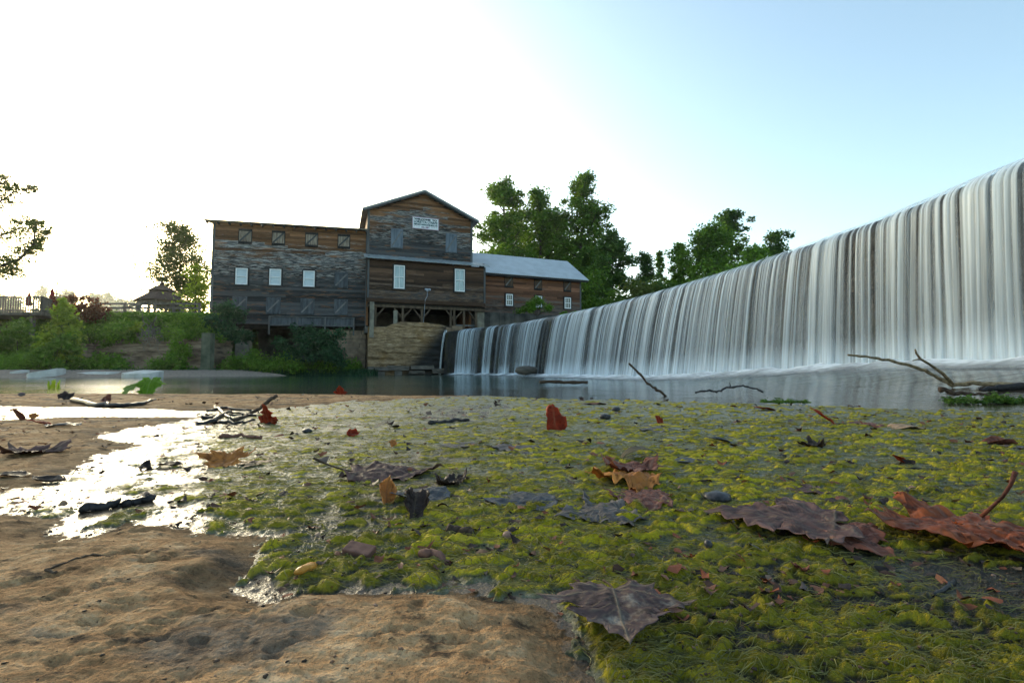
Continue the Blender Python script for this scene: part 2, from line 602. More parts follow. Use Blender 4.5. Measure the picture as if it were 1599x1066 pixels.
def fall_layer(seed, off, k, amp, lo, hi):
    s = adaptive_s(s_of_px(715), DAM_L - 0.05, k)
    n = len(s)
    x, y, nx, ny = dam_at(s)
    th = throw_at(s) * (1 + 0.10 * fbm(s * 0.8, s * 0, seed + 3, 2))
    mask = stream_mask(s)
    br = fbm(s * 0.55, s * 0 + 0.3, seed + 5, 2)
    st = fbm(s * 2.6, s * 0 + 0.7, seed + 6, 3)
    fi = fbm(s * 11.0, s * 0 + 0.1, seed + 8, 3)
    gap = sstep(-0.62, -0.30, fbm(s * 1.1, s * 0 + 9.0, 77, 3) + 0.25 * fbm(s * 6, s * 0, 78, 2))
    rows = 30
    V, D, U = [], [], []
    base_z = np.maximum(river_h(x + nx * th, y + ny * th) - 0.04, RIVER - 0.1)
    for r in range(rows):
        v = r / (rows - 1.0)
        if v < 0.30:                      # sliding over the rounded crest
            q = v / 0.30
            an = q * math.pi / 2
            o = np.full(n, -0.35 + 0.70 * math.sin(an) ** 1.15)
            z = np.full(n, DAM_H + 0.035 - 0.40 * (1 - math.cos(an)) ** 1.1)
            drop = 0.4 * (1 - math.cos(an)) / 3.2
        else:
            q = (v - 0.30) / 0.70
            drop = q ** 1.15
            zt = DAM_H + 0.035 - 0.40
            z = zt - (zt - base_z) * drop
            o = 0.35 + th * (np.sqrt(drop + 0.12) - 0.346) * 1.15
        rip = amp * (0.65 * st + 0.5 * fi * (0.4 + 0.6 * min(1, v * 3))) + 0.012 * perlin(s * 5, s * 0 + v * 1.3, seed + 1)
        o = o + off + rip * sstep(0.05, 0.4, v)
        sh = 0.05 * perlin(s * 1.7, s * 0 + v * 0.9, seed + 2) * v
        V.append(np.stack([x + nx * o + ny * sh, y + ny * o - nx * sh, z], 1))
        spread = sstep(0.15, 0.9, v)
        a = 0.46 + 0.35 * br + 1.5 * st * (1 - 0.45 * spread) + 2.3 * fi * (1 - 0.55 * spread)
        a = lo + (hi - lo) * np.clip(a, 0, 1)
        a = a * (0.12 + 0.88 * gap) * (1.0 - 0.22 * spread)
        a = a + 0.55 * sstep(0.80, 1.0, v + 0.05 * st) * mask
        a = np.clip(a, 0, 1) * mask
        if v < 0.10:
            a = a * (v / 0.10) * 0.6
        D.append(a)
        U.append(np.stack([s, np.full(n, drop * 3.2)], 1))
    me = fastmesh("water_sheet", np.vstack(V) - np.array(_falls.location), grid_faces(rows, n), True, {"dens": np.concatenate(D)}, np.vstack(U))
    link("water_sheet", me, M_FALL, _falls)
fall_layer(101, 0.00, 0.0020, 0.045, 0.00, 0.52)
fall_layer(202, 0.07, 0.0015, 0.05, 0.00, 0.95)

# ---- foam at the foot
t = NT("foam")
_a = t.attr("dens")
_al = t.math('MULTIPLY', _a, t.rng(t.noise(t.pos(), 7.0, 5), 0.2, 0.6, 0.5, 1.3, False), True)
_fb = t.bsdf((0.85, 0.88, 0.9), 0.6, t.bump(t.noise(t.pos(), 5.0, 3), 0.4, 0.05), 0.3)
_m2 = t.n('ShaderNodeMixShader'); t.set(_m2.inputs[0], _al)
t.t.links.new(t.n('ShaderNodeBsdfTransparent').outputs[0], _m2.inputs[1]); t.t.links.new(_fb, _m2.inputs[2])
M_FOAM = t.done(_m2.outputs[0])
_s = adaptive_s(s_of_px(716), DAM_L - 0.1, 0.004)
_x, _y, _nx, _ny = dam_at(_s)
_th = throw_at(_s)
_V, _D = [], []
_fr = np.linspace(-0.35, 1.9, 22)
_wid = np.interp(_s, [s_of_px(p) for p in (720, 900, 1100, 1300, 1600)], [0.7, 1.3, 1.5, 1.1, 0.9]) * (1 + 0.35 * fbm(_s * 0.9, _s * 0, 61, 3))
for q in _fr:
    o = _th * 0.82 + q * _wid + 0.35
    X_, Y_ = _x + _nx * o, _y + _ny * o
    bell = np.exp(-((q - 0.05) / 0.6) ** 2)
    z = river_h(X_, Y_) + 0.006 + bell * (0.13 + 0.10 * fbm(_s * 1.3, _s * 0 + q, 62, 3))
    _V.append(np.stack([X_, Y_, z], 1))
    _D.append(np.clip(1.1 * np.exp(-(max(q - 0.05, 0) / 0.75) ** 2) * (0.8 + 0.5 * fbm(_s * 1.1, _s * 0 + q * 0.8, 63, 3)), 0, 1) * np.clip(stream_mask(_s) + 0.3, 0, 1) * (1 - sstep(1.4, 1.9, q)))
tag(link("foam", fastmesh("foam", np.vstack(_V), grid_faces(len(_fr), len(_s)), True, {"dens": np.concatenate(_D)}), M_FOAM), "white foam churning along the foot of the waterfall", "foam", kind="stuff")
# ================================================================== FOREGROUND SHORE: rock shelf, wet film, algae
NR = 560
SH_P = _p = np.linspace(1 / math.sqrt(0.29), 1 / math.sqrt(7.0), NR)
SH_Y = 1 / _p ** 2
_kin = np.linspace(-1.30, 1.30, 840); _kout = 1.30 * np.exp(np.linspace(0.02, math.log(8.0 / 1.30), 40))
SH_K = np.concatenate([-_kout[::-1], _kin, _kout])
NCOL = len(SH_K)
DK = _kin[1] - _kin[0]
def row_of(y):
    return (1 / np.sqrt(y) - SH_P[0]) / (SH_P[-1] - SH_P[0]) * (NR - 1)
def col_of(k):
    return np.interp(k, SH_K, np.arange(NCOL))
SY, SK = np.meshgrid(SH_Y, SH_K, indexing='ij')
SX = SK * SY
def gpoly(pts):
    return [(G(a, b).x, G(a, b).y) for a, b in pts]
ALGAE = gpoly([(420, 640), (560, 626), (760, 619), (960, 622), (1200, 628), (1400, 634), (1700, 642), (2400, 700), (3400, 1250), (960, 1500), (925, 1066), (885, 1000), (865, 950), (800, 924), (700, 906), (560, 914), (450, 912), (408, 885), (440, 842), (350, 806), (285, 775), (345, 730), (310, 692), (390, 660)])
WET1 = gpoly([(-900, 740), (0, 768), (90, 748), (150, 712), (215, 696), (160, 682), (200, 669), (330, 650), (420, 640), (600, 627), (900, 621), (1700, 640), (2400, 900), (2400, 1400), (940, 1500), (905, 1066), (868, 1000), (845, 955), (780, 938), (700, 925), (560, 930), (470, 924), (430, 940), (365, 942), (348, 922), (408, 882), (415, 838), (310, 836), (270, 820), (200, 816), (130, 842), (62, 836), (110, 806), (0, 806), (-900, 830)])
WET2 = gpoly([(-900, 630), (0, 634), (130, 635), (300, 641), (420, 640), (300, 651), (130, 650), (0, 656), (-900, 650)])
_wn = 0.06 * SY * (fbm(SX / SY * 9, np.log(SY) * 9, 3, 4)) + 0.02 * fbm(SX * 14, SY * 14, 4, 3)
_nrm = 0.05 * SY + 0.004
_da = (poly_sdf(SX, SY, ALGAE) + _wn * 0.8) / _nrm
_dw = (np.maximum(poly_sdf(SX, SY, WET1), poly_sdf(SX, SY, WET2)) + _wn * 0.5) / _nrm
wetm = sstep(-0.28, 0.30, _dw + 0.55 * fbm(SX * 40, SY * 30, 6, 3) + 0.3 * fbm(SX * 120, SY * 90, 7, 2))
algm = sstep(-0.5, 0.9, _da + 0.8 * fbm(SX * 9, SY * 6, 12, 3))
# bare patches inside the algae field, more of them far out and towards the bright film
_bare = fbm(SX * 1.6 + 3, SY * 1.1, 21, 4)
algm = algm * (1 - sstep(0.14, 0.34, _bare) * sstep(1.2, 2.4, SY) * 0.9)
# scattered growth in the open film
_sp = fbm(SX * 16 + 4, SY * 11, 22, 4)
algm = np.maximum(algm, 0.9 * sstep(0.08, 0.28, _sp + 0.10 * sstep(-6.0, 0.5, _da)) * wetm * sstep(-8.0, -0.5, _da))
brown_zone = np.clip(sstep(0.85, 0.55, SY) * sstep(0.06, 0.35, SK) * (0.9 + 0.7 * fbm(SX * 8, SY * 8, 23, 3)) + 0.7 * sstep(0.18, 0.42, fbm(SX * 2.3 + 7, SY * 2.0, 24, 4)) * sstep(2.5, 1.2, SY), 0, 1)  # darker, browner lows with sparser tufts towards the near right, plus random patches
thin = 1 - 0.55 * sstep(0.35, -0.35, SK + 0.05) * sstep(0.8, 1.1, SY)      # thinner growth on one side
# shore line and general lie of the rock
SHORE = np.interp(SK, [-1.4, -1.0, -0.5, -0.1, 0.1, 0.4, 0.7, 1.05, 1.4], [5.2, 5.0, 4.9, 4.6, 4.2, 3.7, 3.15, 2.8, 2.6])
_edge = SHORE * (1 + 0.06 * fbm(SK * 6, SY * 0.5, 15, 4))
rock = 0.006 * fbm(SX * 4.2, SY * 4.2, 8, 5) + 0.0036 * fbm(SX * 20, SY * 26, 9, 4) + 0.0022 * fbm(SX * 64, SY * 84, 10, 4)
_pit = np.clip(fbm(SX * 17 + 2, SY * 26, 19, 4) - 0.16, 0, 1)
rock = rock - 0.022 * _pit
_rid = 1 - np.abs(fbm(SX * 7 + 0.8 * SY, SY * 11, 18, 4))
rock = rock + 0.0035 * (_rid - 0.75)
_crk = np.abs(fbm(SX * 2.6 + 1.3 * SY, SY * 2.2 - 0.6 * SX, 20, 3))
rock = rock - 0.0015 * (1 - sstep(0.0, 0.02, _crk))
dry = 0.008 + rock + 0.012 * sstep(0.9, 0.45, SY) * sstep(0.5, -0.5, SK)
film = -0.001 + 0.0009 * fbm(SX * 26, SY * 20, 11, 4)
crumb = np.clip(fbm(SX * 70, SY * 42, 13, 3) - 0.12, 0, 1) * 0.006
film = film + np.clip(fbm(SX * 85, SY * 55, 17, 3) - 0.20, 0, 1) * 0.006
film = film + crumb * (0.35 + 0.65 * algm)
hm = sstep(-1.9, 0.15, _dw + 0.35 * fbm(SX * 12, SY * 9, 14, 3))
gz = np.maximum(dry, 0.0015) * (1 - hm) + film * hm
gz = gz - 0.10 * sstep(0, 0.9, SY - _edge)
# algae relief: thousands of small overlapping cushions, drawn out along the flow
_wx = SX + 0.014 * fbm(SX * 26, SY * 26, 50, 2); _wy = SY + 0.014 * fbm(SX * 26 + 9, SY * 26, 51, 2)
_m2 = perlin(_wx * 60 + 5, _wy * 85, 53); _m3 = perlin(_wx * 130, _wy * 170, 54)
tuft = np.zeros_like(SX); hue = np.zeros_like(SX)
_rt = np.random.default_rng(99)
NT_ = 42000
_ty_ = 1 / _rt.uniform(1 / math.sqrt(4.6), 1 / math.sqrt(0.33), NT_) ** 2
_ty_[::2] = _rt.uniform(0.33, 4.6, len(_ty_[::2]))
_tx_ = _rt.uniform(-1.25, 1.25, NT_) * _ty_
_tj_ = col_of(_tx_ / _ty_)
_dn = fbm(_tx_ * 4.5, _ty_ * 4.5, 57, 3)
_lumpy = 1 + 0.6 * _m2 + 0.5 * _m3
for q in range(NT_):
    x0, y0 = _tx_[q], _ty_[q]
    ii = int((1 / math.sqrt(y0) - SH_P[0]) / (SH_P[-1] - SH_P[0]) * (NR - 1)); jj = int(_tj_[q])
    if not (0 <= ii < NR and 0 <= jj < NCOL) or algm[ii, jj] < 0.25 or _dn[q] - 0.50 * brown_zone[ii, jj] < _rt.uniform(-0.72, 0.18):
        continue
    a = math.exp(_rt.uniform(math.log(0.007), math.log(0.030))) * (0.80 + 0.28 * y0)
    bq = min(a * _rt.uniform(0.16, 0.45), 0.011)
    th_ = _rt.normal(0.10, 0.5); hq = _rt.uniform(0.15, 0.85)
    ya, yb = max(y0 - a * 1.1, 0.295), y0 + a * 1.1
    r0 = int((1 / math.sqrt(yb) - SH_P[0]) / (SH_P[-1] - SH_P[0]) * (NR - 1)) + 2
    r1 = int((1 / math.sqrt(ya) - SH_P[0]) / (SH_P[-1] - SH_P[0]) * (NR - 1))
    r0, r1 = max(min(r0, r1), 0), min(max(r0, r1) + 1, NR)
    w = a * 1.25 / y0 / DK
    c0, c1 = max(int(jj - w), 0), min(int(jj + w) + 2, NCOL)
    dx = _wx[r0:r1, c0:c1] - x0; dy = _wy[r0:r1, c0:c1] - y0
    cc, ss_ = math.cos(th_), math.sin(th_)
    d2 = ((dx * cc + dy * ss_) / a) ** 2 + ((-dx * ss_ + dy * cc) / bq) ** 2
    p_ = np.clip(1 - d2 * _lumpy[r0:r1, c0:c1], 0, 1) ** 0.8 * bq * _rt.uniform(0.5, 1.25)
    cur = tuft[r0:r1, c0:c1]
    m = p_ > cur
    cur[m] = p_[m]
    hue[r0:r1, c0:c1][m] = hq
fine = fbm(_wx * 210 + 20 * _m2, _wy * 330, 56, 3)
rel = np.clip(tuft / 0.009, 0, 1.3)
hill = (tuft * (1 + 0.25 * _m3) + 0.0020 * fine + 0.0018 * np.clip(_m2 + 0.3 * _m3, 0, 1)) * thin
alg_z = gz + algm * (0.0008 + hill)
SZ = gz + 0
top_z = np.maximum(SZ, alg_z)
def hz(x, y):
    """height of the shore surface"""
    y = max(y, 0.3)
    i = (1 / math.sqrt(y) - SH_P[0]) / (SH_P[-1] - SH_P[0]) * (NR - 1)
    j = float(col_of(x / y))
    i = int(min(max(i, 1), NR - 2)); j = int(min(max(j, 1), NCOL - 2))
    return float(top_z[i - 1:i + 2, j - 1:j + 2].mean())

_F = grid_faces(NR, NCOL)
_am = algm.ravel()[_F].max(1)
def sub(mask, z, attrs):
    F = _F[mask]
    used = np.unique(F)
    re = np.full(NR * NCOL, -1, dtype=np.int64); re[used] = np.arange(len(used))
    V = np.stack([SX, SY, z], -1).reshape(-1, 3)[used]
    return V, re[F], {k: a.ravel()[used] for k, a in attrs.items()}
_V, _FF, _A = sub(_am < 0.75, SZ, {"wet": wetm, "alg": algm, "damp": sstep(-2.6, 0.2, _dw + 1.2 * fbm(SX * 10, SY * 8, 16, 3))})

t = NT("river_rock")
_pp = t.pos()
_w = t.attr("wet")
_n1 = t.noise(_pp, 7.0, 7, 0.62)
_n2 = t.noise(t.mapped(_pp, (1, 1.6, 1), (3, 1, 0)), 2.6, 5, 0.6)
_n3 = t.noise(_pp, 55.0, 5, 0.6)
_n4 = t.noise(t.mapped(_pp, (1, 1.8, 1), (7, 4, 0), (0, 0, 0.5)), 16.0, 5, 0.65)
_n5 = t.noise(t.mapped(_pp, (1, 1.3, 1), (1, 9, 0)), 34.0, 6, 0.68)
_n6 = t.noise(_pp, 260.0, 3, 0.6)
_base = t.ramp(t.math('ADD', t.math('MULTIPLY', _n1, 0.55), t.math('MULTIPLY', _n5, 0.45)), [(0.36, (0.085, 0.046, 0.024)), (0.45, (0.28, 0.155, 0.076)), (0.53, (0.43, 0.255, 0.130)), (0.64, (0.60, 0.42, 0.255))])
_base = t.mix(t.rng(_n2, 0.52, 0.62, 0, 0.75), _base, t.ramp(_n5, [(0.35, (0.055, 0.045, 0.040)), (0.65, (0.16, 0.135, 0.115))]))
_base = t.mix(t.rng(_n4, 0.55, 0.66, 0, 0.85), _base, (0.040, 0.030, 0.025))
_base = t.mix(t.rng(_n6, 0.52, 0.70, 0.0, 0.55), _base, (0.075, 0.042, 0.024))
_base = t.mix(t.math('MULTIPLY', t.attr("damp"), 0.55), _base, (0.05, 0.038, 0.026))
_wetc = t.mix(0.55, _base, (0.03, 0.028, 0.025))
_col = t.mix(_w, _base, _wetc)
_rg = t.rng(_w, 0.3, 0.9, 0.85, 0.27)
_bh = t.math('ADD', t.math('MULTIPLY', _n3, 0.5), t.math('ADD', t.math('MULTIPLY', _n5, 0.9), t.math('MULTIPLY', _n6, 0.35)))
_bs = t.rng(_w, 0.2, 0.9, 1.0, 0.42)
M_ROCK = t.done(t.bsdf(_col, _rg, t.bump(_bh, _bs, 0.010), 0.5, Specular_IOR_Level=t.rng(_w, 0.3, 0.9, 0.03, 0.30)))
shore = tag(link("rock_shelf", fastmesh("rock_shelf", _V, _FF, True, _A), M_ROCK), kind="structure")

_ax, _ay = np.meshgrid(np.linspace(-9, 9, 140), np.linspace(-4, 0.305, 60))
_az = 0.002 + 0.006 * fbm(_ax * 4.2, _ay * 4.2, 8, 5) + 0.003 * fbm(_ax * 18, _ay * 18, 9, 3)
tag(link("near_rock", fastmesh("near_rock", np.stack([_ax, _ay, _az], -1).reshape(-1, 3), grid_faces(60, 140), True), M_ROCK), kind="structure")
_V, _FF, _A = sub(_am > 0.03, alg_z - 0.0012 * (algm < 0.2), {"top": rel * algm * (0.35 + 0.65 * thin), "alg": algm, "hue": hue, "brown_zone": brown_zone})
t = NT("algae")
_pp = t.pos()
_tp = t.attr("top")
_ag = t.attr("alg")
_n1 = t.noise(_pp, 5.0, 4)
_n2 = t.noise(t.mapped(_pp, (1, 1.5, 1)), 90.0, 4, 0.65)
_n3 = t.noise(t.mapped(_pp, (1, 2.6, 1)), 320.0, 3, 0.6)
_hu = t.math('ADD', t.math('MULTIPLY', t.attr("hue"), 0.35), t.math('ADD', t.math('MULTIPLY', _n1, 0.40), t.math('MULTIPLY', _n2, 0.30)))
_yel = t.ramp(_hu, [(0.28, (0.085, 0.052, 0.010)), (0.40, (0.19, 0.155, 0.010)), (0.50, (0.36, 0.300, 0.014)), (0.62, (0.57, 0.45, 0.030)), (0.78, (0.34, 0.27, 0.05))])
_low = t.ramp(t.noise(_pp, 17.0, 5), [(0.32, (0.024, 0.026, 0.014)), (0.45, (0.085, 0.092, 0.052)), (0.57, (0.20, 0.205, 0.135)), (0.70, (0.045, 0.034, 0.020))])
_yel = t.mix(t.math('MULTIPLY', t.attr("brown_zone"), 0.6), _yel, (0.085, 0.085, 0.014))
_low = t.mix(t.attr("brown_zone"), _low, t.ramp(_n2, [(0.35, (0.012, 0.009, 0.006)), (0.65, (0.058, 0.038, 0.021))]))
_f = t.math('ADD', _tp, t.math('MULTIPLY', t.math('SUBTRACT', _n2, 0.5), 0.55))
_col = t.mix(t.rng(_f, 0.10, 0.55), _low, _yel)
_col = t.mix(t.rng(_n3, 0.45, 0.75, 0.0, 0.35), _col, (0.17, 0.18, 0.10))
_col = t.mix(t.rng(t.noise(_pp, 140.0, 3), 0.64, 0.72, 0.0, 0.7), _col, (0.06, 0.04, 0.025))
_rg = t.rng(_f, 0.05, 0.5, 0.36, 0.65)
_fib = t.noise(t.mapped(_pp, (1, 3.2, 1), (0, 0, 0), (0, 0, 0.25)), 150.0, 4, 0.7, 1.6)
_col = t.mix(t.rng(_fib, 0.35, 0.50, 0.55, 0.0), _col, t.mix(0.5, _col, (0.02, 0.018, 0.008)))
_nb = t.bump(t.math('ADD', t.math('MULTIPLY', _n3, 0.4), t.math('ADD', _n2, _fib)), 0.9, 0.005)
_pb = t.bsdf(_col, _rg, _nb, 0.3, Specular_IOR_Level=t.rng(_f, 0.0, 0.35, 0.32, 0.06))
M_ALGAE = t.done(_pb)
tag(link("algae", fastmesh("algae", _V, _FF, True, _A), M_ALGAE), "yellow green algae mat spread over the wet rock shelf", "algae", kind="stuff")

# ---- filaments combed over the cushions
NS = 26000
_fy = 1 / (rng.uniform(1 / math.sqrt(2.6), 1 / math.sqrt(0.36), NS * 2)) ** 2
_fx = rng.uniform(-1.15, 1.15, NS * 2) * _fy
_ii = ((1 / np.sqrt(_fy) - SH_P[0]) / (SH_P[-1] - SH_P[0]) * (NR - 1)).astype(int).clip(0, NR - 1)
_jj = col_of(_fx / _fy).astype(int).clip(0, NCOL - 1)
_keep = np.nonzero((algm[_ii, _jj] > 0.55) & (rng.uniform(0, 1, NS * 2) > 0.10 + 0.75 * brown_zone[_ii, _jj]))[0][:NS]
_fx, _fy = _fx[_keep], _fy[_keep]
_n = len(_fx)
_an = rng.normal(0.15, 0.7, _n)
_len = rng.uniform(0.010, 0.034, _n) * (0.7 + 0.5 * _fy)
_wd = rng.uniform(0.00012, 0.0003, _n) * (0.5 + 1.3 * _fy)
SEG = 4
_cv = rng.normal(0, 0.9, _n)
_V = np.zeros((_n, (SEG + 1) * 2, 3))
cx, cy = _fx.copy(), _fy.copy()
for k in range(SEG + 1):
    a = _an + _cv * k / SEG
    ii = ((1 / np.sqrt(np.clip(cy, 0.3, 6.9)) - SH_P[0]) / (SH_P[-1] - SH_P[0]) * (NR - 1)).astype(int).clip(0, NR - 1)
    jj = col_of(cx / cy).astype(int).clip(0, NCOL - 1)
    z = alg_z[ii, jj] + 0.0010 + 0.0016 * math.sin(math.pi * k / SEG) * rng.uniform(0.2, 1.6, _n)
    wx, wy = -np.sin(a) * _wd, np.cos(a) * _wd
    tp = 1.0 if 0 < k < SEG else 0.35
    _V[:, 2 * k] = np.stack([cx + wx * tp, cy + wy * tp, z + _wd * 0.7], 1)
    _V[:, 2 * k + 1] = np.stack([cx - wx * tp, cy - wy * tp, z - _wd * 0.7], 1)
    cx = cx + np.cos(a) * _len / SEG; cy = cy + np.sin(a) * _len / SEG * 0.8
_b = (np.arange(_n) * (SEG + 1) * 2)[:, None]
_FF = np.concatenate([np.concatenate([_b + 2 * k, _b + 2 * k + 1, _b + 2 * k + 3, _b + 2 * k + 2], 1) for k in range(SEG)])
M_FIL = foliage_mat("algae_filament", (0.05, 0.048, 0.014), (0.28, 0.25, 0.09), 0.3, 0.45)
tag(link("algae_filaments", fastmesh("algae_filaments", _V.reshape(-1, 3), _FF, True), M_FIL), "fine pale green algae threads combed across the mat", "algae", kind="stuff")
# ================================================================== THE MILL
rnd = random.Random(11)
FT = wall_frame(P(573, 400, 36.0).x, 36.0, R(20.0))
_lx = P(332, 400, 34.0).x
FL = wall_frame(_lx, 34.0, math.atan2(2.3, FT.o[0] - _lx))
FR = wall_frame(P(752, 440, 40.0).x, 40.0, R(21.5))
LEN_L = math.hypot(FT.o[0] - _lx, 2.3)
LEN_T, LEN_R = 8.13, 9.35

def weathered_wood(name, hi, lo, brown, dark, pale=(0.40, 0.39, 0.38), palefac=0.85):
    """siding: brown where the eaves keep it dry, silver black below; 'below' = metres below the roof edge"""
    t = NT(name)
    p = t.pos()
    below = t.attr("below")
    rndo = t.n('ShaderNodeObjectInfo').outputs['Random']
    n1 = t.noise(t.mapped(p, (0.5, 0.5, 3.0)), 1.3, 5, 0.6)
    n2 = t.noise(t.mapped(p, (1.0, 1.0, 14.0)), 2.2, 5, 0.65)
    n3 = t.noise(t.mapped(p, (3.0, 3.0, 60.0)), 2.0, 3, 0.6)
    f = t.math('ADD', below, t.math('MULTIPLY', t.math('SUBTRACT', n1, 0.5), 4.5))
    f = t.math('ADD', f, t.math('MULTIPLY', t.math('SUBTRACT', rndo, 0.5), 1.6))
    w = t.rng(f, hi, lo)
    bcol = t.ramp(t.math('ADD', t.math('MULTIPLY', n2, 0.5), t.math('MULTIPLY', rndo, 0.5)), [(0.25, tuple(c * 0.30 for c in brown)), (0.55, brown), (0.75, tuple(min(1, c * 1.7) for c in brown))])
    dcol = t.ramp(t.math('ADD', t.math('MULTIPLY', n2, 0.5), t.math('MULTIPLY', rndo, 0.5)), [(0.22, tuple(c * 0.22 for c in dark)), (0.5, dark), (0.72, tuple(c * 2.3 for c in dark))])
    col = t.mix(w, bcol, dcol)
    # silvered streaks where the black has worn off, strongest in the middle band
    mid = t.math('MULTIPLY', t.rng(f, hi - 0.2, hi + 0.9), t.rng(f, lo + 2.4, lo + 0.2))
    stz = t.rng(t.noise(t.mapped(p, (1.1, 1.1, 11.0), (3, 5, 1)), 1.7, 5, 0.7), 0.46, 0.58)
    col = t.mix(t.math('MULTIPLY', t.math('MULTIPLY', mid, stz), palefac), col, pale)
    rust = t.rng(t.noise(t.mapped(p, (0.8, 0.8, 6.0), (9, 2, 4)), 1.4, 4, 0.6), 0.55, 0.64)
    col = t.mix(t.math('MULTIPLY', rust, 0.6), col, tuple(c * 0.8 for c in brown))
    return t.done(t.bsdf(col, 0.8, t.bump(n3, 0.5, 0.01), 0.25))

BROWN = (0.25, 0.118, 0.055)
DARK = (0.033, 0.034, 0.037)
M_SL = weathered_wood("siding_long_wing", 1.1, 2.2, BROWN, DARK)
M_ST = weathered_wood("siding_tower", 0.7, 1.5, BROWN, DARK, palefac=0.7)
M_SB = weathered_wood("siding_porch", 1.3, 3.2, (0.080, 0.043, 0.026), (0.026, 0.024, 0.026), (0.20, 0.13, 0.08), 0.6)
M_SR = weathered_wood("siding_right_wing", 1.7, 2.9, (0.17, 0.075, 0.042), (0.055, 0.04, 0.034), (0.2, 0.16, 0.14), 0.35)
M_BACK = simple_mat("wall_sheathing", (0.03, 0.025, 0.02), (0.015, 0.012, 0.01), 3, 0.9, 0)
M_TRIM = simple_mat("weathered_trim", (0.12, 0.125, 0.13), (0.06, 0.062, 0.066), 3, 0.8, 0.3, (1, 1, 0.2))
M_SHUT = simple_mat("shutter_wood", (0.10, 0.115, 0.135), (0.045, 0.05, 0.058), 3.5, 0.8, 0.3, (2, 2, 0.3))
M_SHUTP = simple_mat("shutter_wood_pale", (0.34, 0.29, 0.235), (0.09, 0.065, 0.05), 3.5, 0.8, 0.3, (3, 3, 0.4))
M_BRACE = simple_mat("brace_wood", (0.19, 0.195, 0.20), (0.11, 0.11, 0.115), 3, 0.8, 0.2)
M_SHUTD = simple_mat("shutter_rail_dark", (0.035, 0.034, 0.036), (0.018, 0.018, 0.02), 3, 0.8, 0.2)
M_WHITE = simple_mat("white_paint", (0.74, 0.76, 0.78), (0.62, 0.64, 0.66), 6, 0.5, 0.05)
M_POST = simple_mat("post_timber", (0.115, 0.085, 0.06), (0.05, 0.036, 0.027), 3, 0.85, 0.4, (2, 2, 0.25))
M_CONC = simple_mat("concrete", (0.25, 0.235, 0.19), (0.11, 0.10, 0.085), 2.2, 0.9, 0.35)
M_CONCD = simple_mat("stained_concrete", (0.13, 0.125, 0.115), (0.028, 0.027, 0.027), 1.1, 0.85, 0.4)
t = NT("window_glass_blinds")
_g = t.ramp(t.noise(t.mapped(t.pos(), (1, 1, 9)), 2.0, 3), [(0.3, (0.27, 0.36, 0.44)), (0.7, (0.40, 0.49, 0.56))])
M_BLIND = t.done(t.bsdf(_g, 0.18, None, 0.6, Coat_Weight=0.6, Coat_Roughness=0.03))
t = NT("window_glass_curtain")
_g = t.ramp(t.noise(t.mapped(t.pos(), (5, 5, 0.6)), 2.0, 3), [(0.3, (0.12, 0.20, 0.23)), (0.7, (0.27, 0.38, 0.42))])
M_CURT = t.done(t.bsdf(_g, 0.15, None, 0.6, Coat_Weight=0.6, Coat_Roughness=0.03))
t = NT("window_glass_dark")
M_GLASSD = t.done(t.bsdf((0.02, 0.025, 0.03), 0.05, None, 0.8))

mill = thing("mill_building", "weathered three storey timber grist mill with gabled tower beside the waterfall", "building", (FT.o[0], FT.o[1], 0))

def siding(F, u0, u1, z0, roof, mat, v=0.0, pitch=0.18, backing="wall", zback=None):
    """lapped boards on a backing wall; roof(u) is the wall's top edge"""
    mb = MB()
    n = 8
    us = [u0 + (u1 - u0) * k / n for k in range(n + 1)]
    for k in range(n):
        a, b = us[k], us[k + 1]
        mb.hexa([F(a, v, z0), F(b, v, z0), F(b, v - 0.15, z0), F(a, v - 0.15, z0), F(a, v, roof(a)), F(b, v, roof(b)), F(b, v - 0.15, roof(b)), F(a, v - 0.15, roof(a))])
    w = part(backing, mb, M_BACK, mill)
    zt = max(roof(u) for u in us + [(u0 + u1) / 2])
    row = 0
    z = z0
    while z < zt - 0.02:
        # span of the wall at this height
        lo, hi = u0, u1
        m = 60
        ok = [u0 + (u1 - u0) * k / m for k in range(m + 1) if roof(u0 + (u1 - u0) * k / m) > z + 0.04]
        if not ok:
            break
        lo, hi = min(ok), max(ok)
        cuts = [lo]
        nseg = 2 if hi - lo > 5 else 1
        if nseg == 2:
            cuts.append(lo + (hi - lo) * rnd.uniform(0.25, 0.75))
        cuts.append(hi)
        for a, b in zip(cuts[:-1], cuts[1:]):
            zz = z + rnd.uniform(-0.008, 0.008)
            t0 = 0.048 + rnd.uniform(-0.006, 0.012)
            dz = rnd.uniform(-0.012, 0.012)
            bm = MB()
            nn = max(2, int((b - a) / 0.9))
            for k in range(nn):
                qa, qb = a + (b - a) * k / nn, a + (b - a) * (k + 1) / nn
                if k == 0: qa += 0.004
                if k == nn - 1: qb -= 0.004
                ha, hb = dz * k / nn + 0.012 * math.sin(qa * 3 + row), dz * (k + 1) / nn + 0.012 * math.sin(qb * 3 + row)
                ta, tb = min(zz + pitch + 0.02 + ha, roof(qa)), min(zz + pitch + 0.02 + hb, roof(qb))
                pts = [F(qa, v + t0, zz + ha), F(qb, v + t0, zz + hb), F(qb, v + 0.004, zz + hb), F(qa, v + 0.004, zz + ha), F(qa, v + 0.012, ta), F(qb, v + 0.012, tb), F(qb, v + 0.003, tb), F(qa, v + 0.003, ta)]
                bm.hexa(pts, [roof(qa) - p_[2] if j in (0, 3, 4, 7) else roof(qb) - p_[2] for j, p_ in enumerate(pts)])
            part("siding_board", bm, mat, w, attr="below")
        row += 1
        z += pitch
    return w

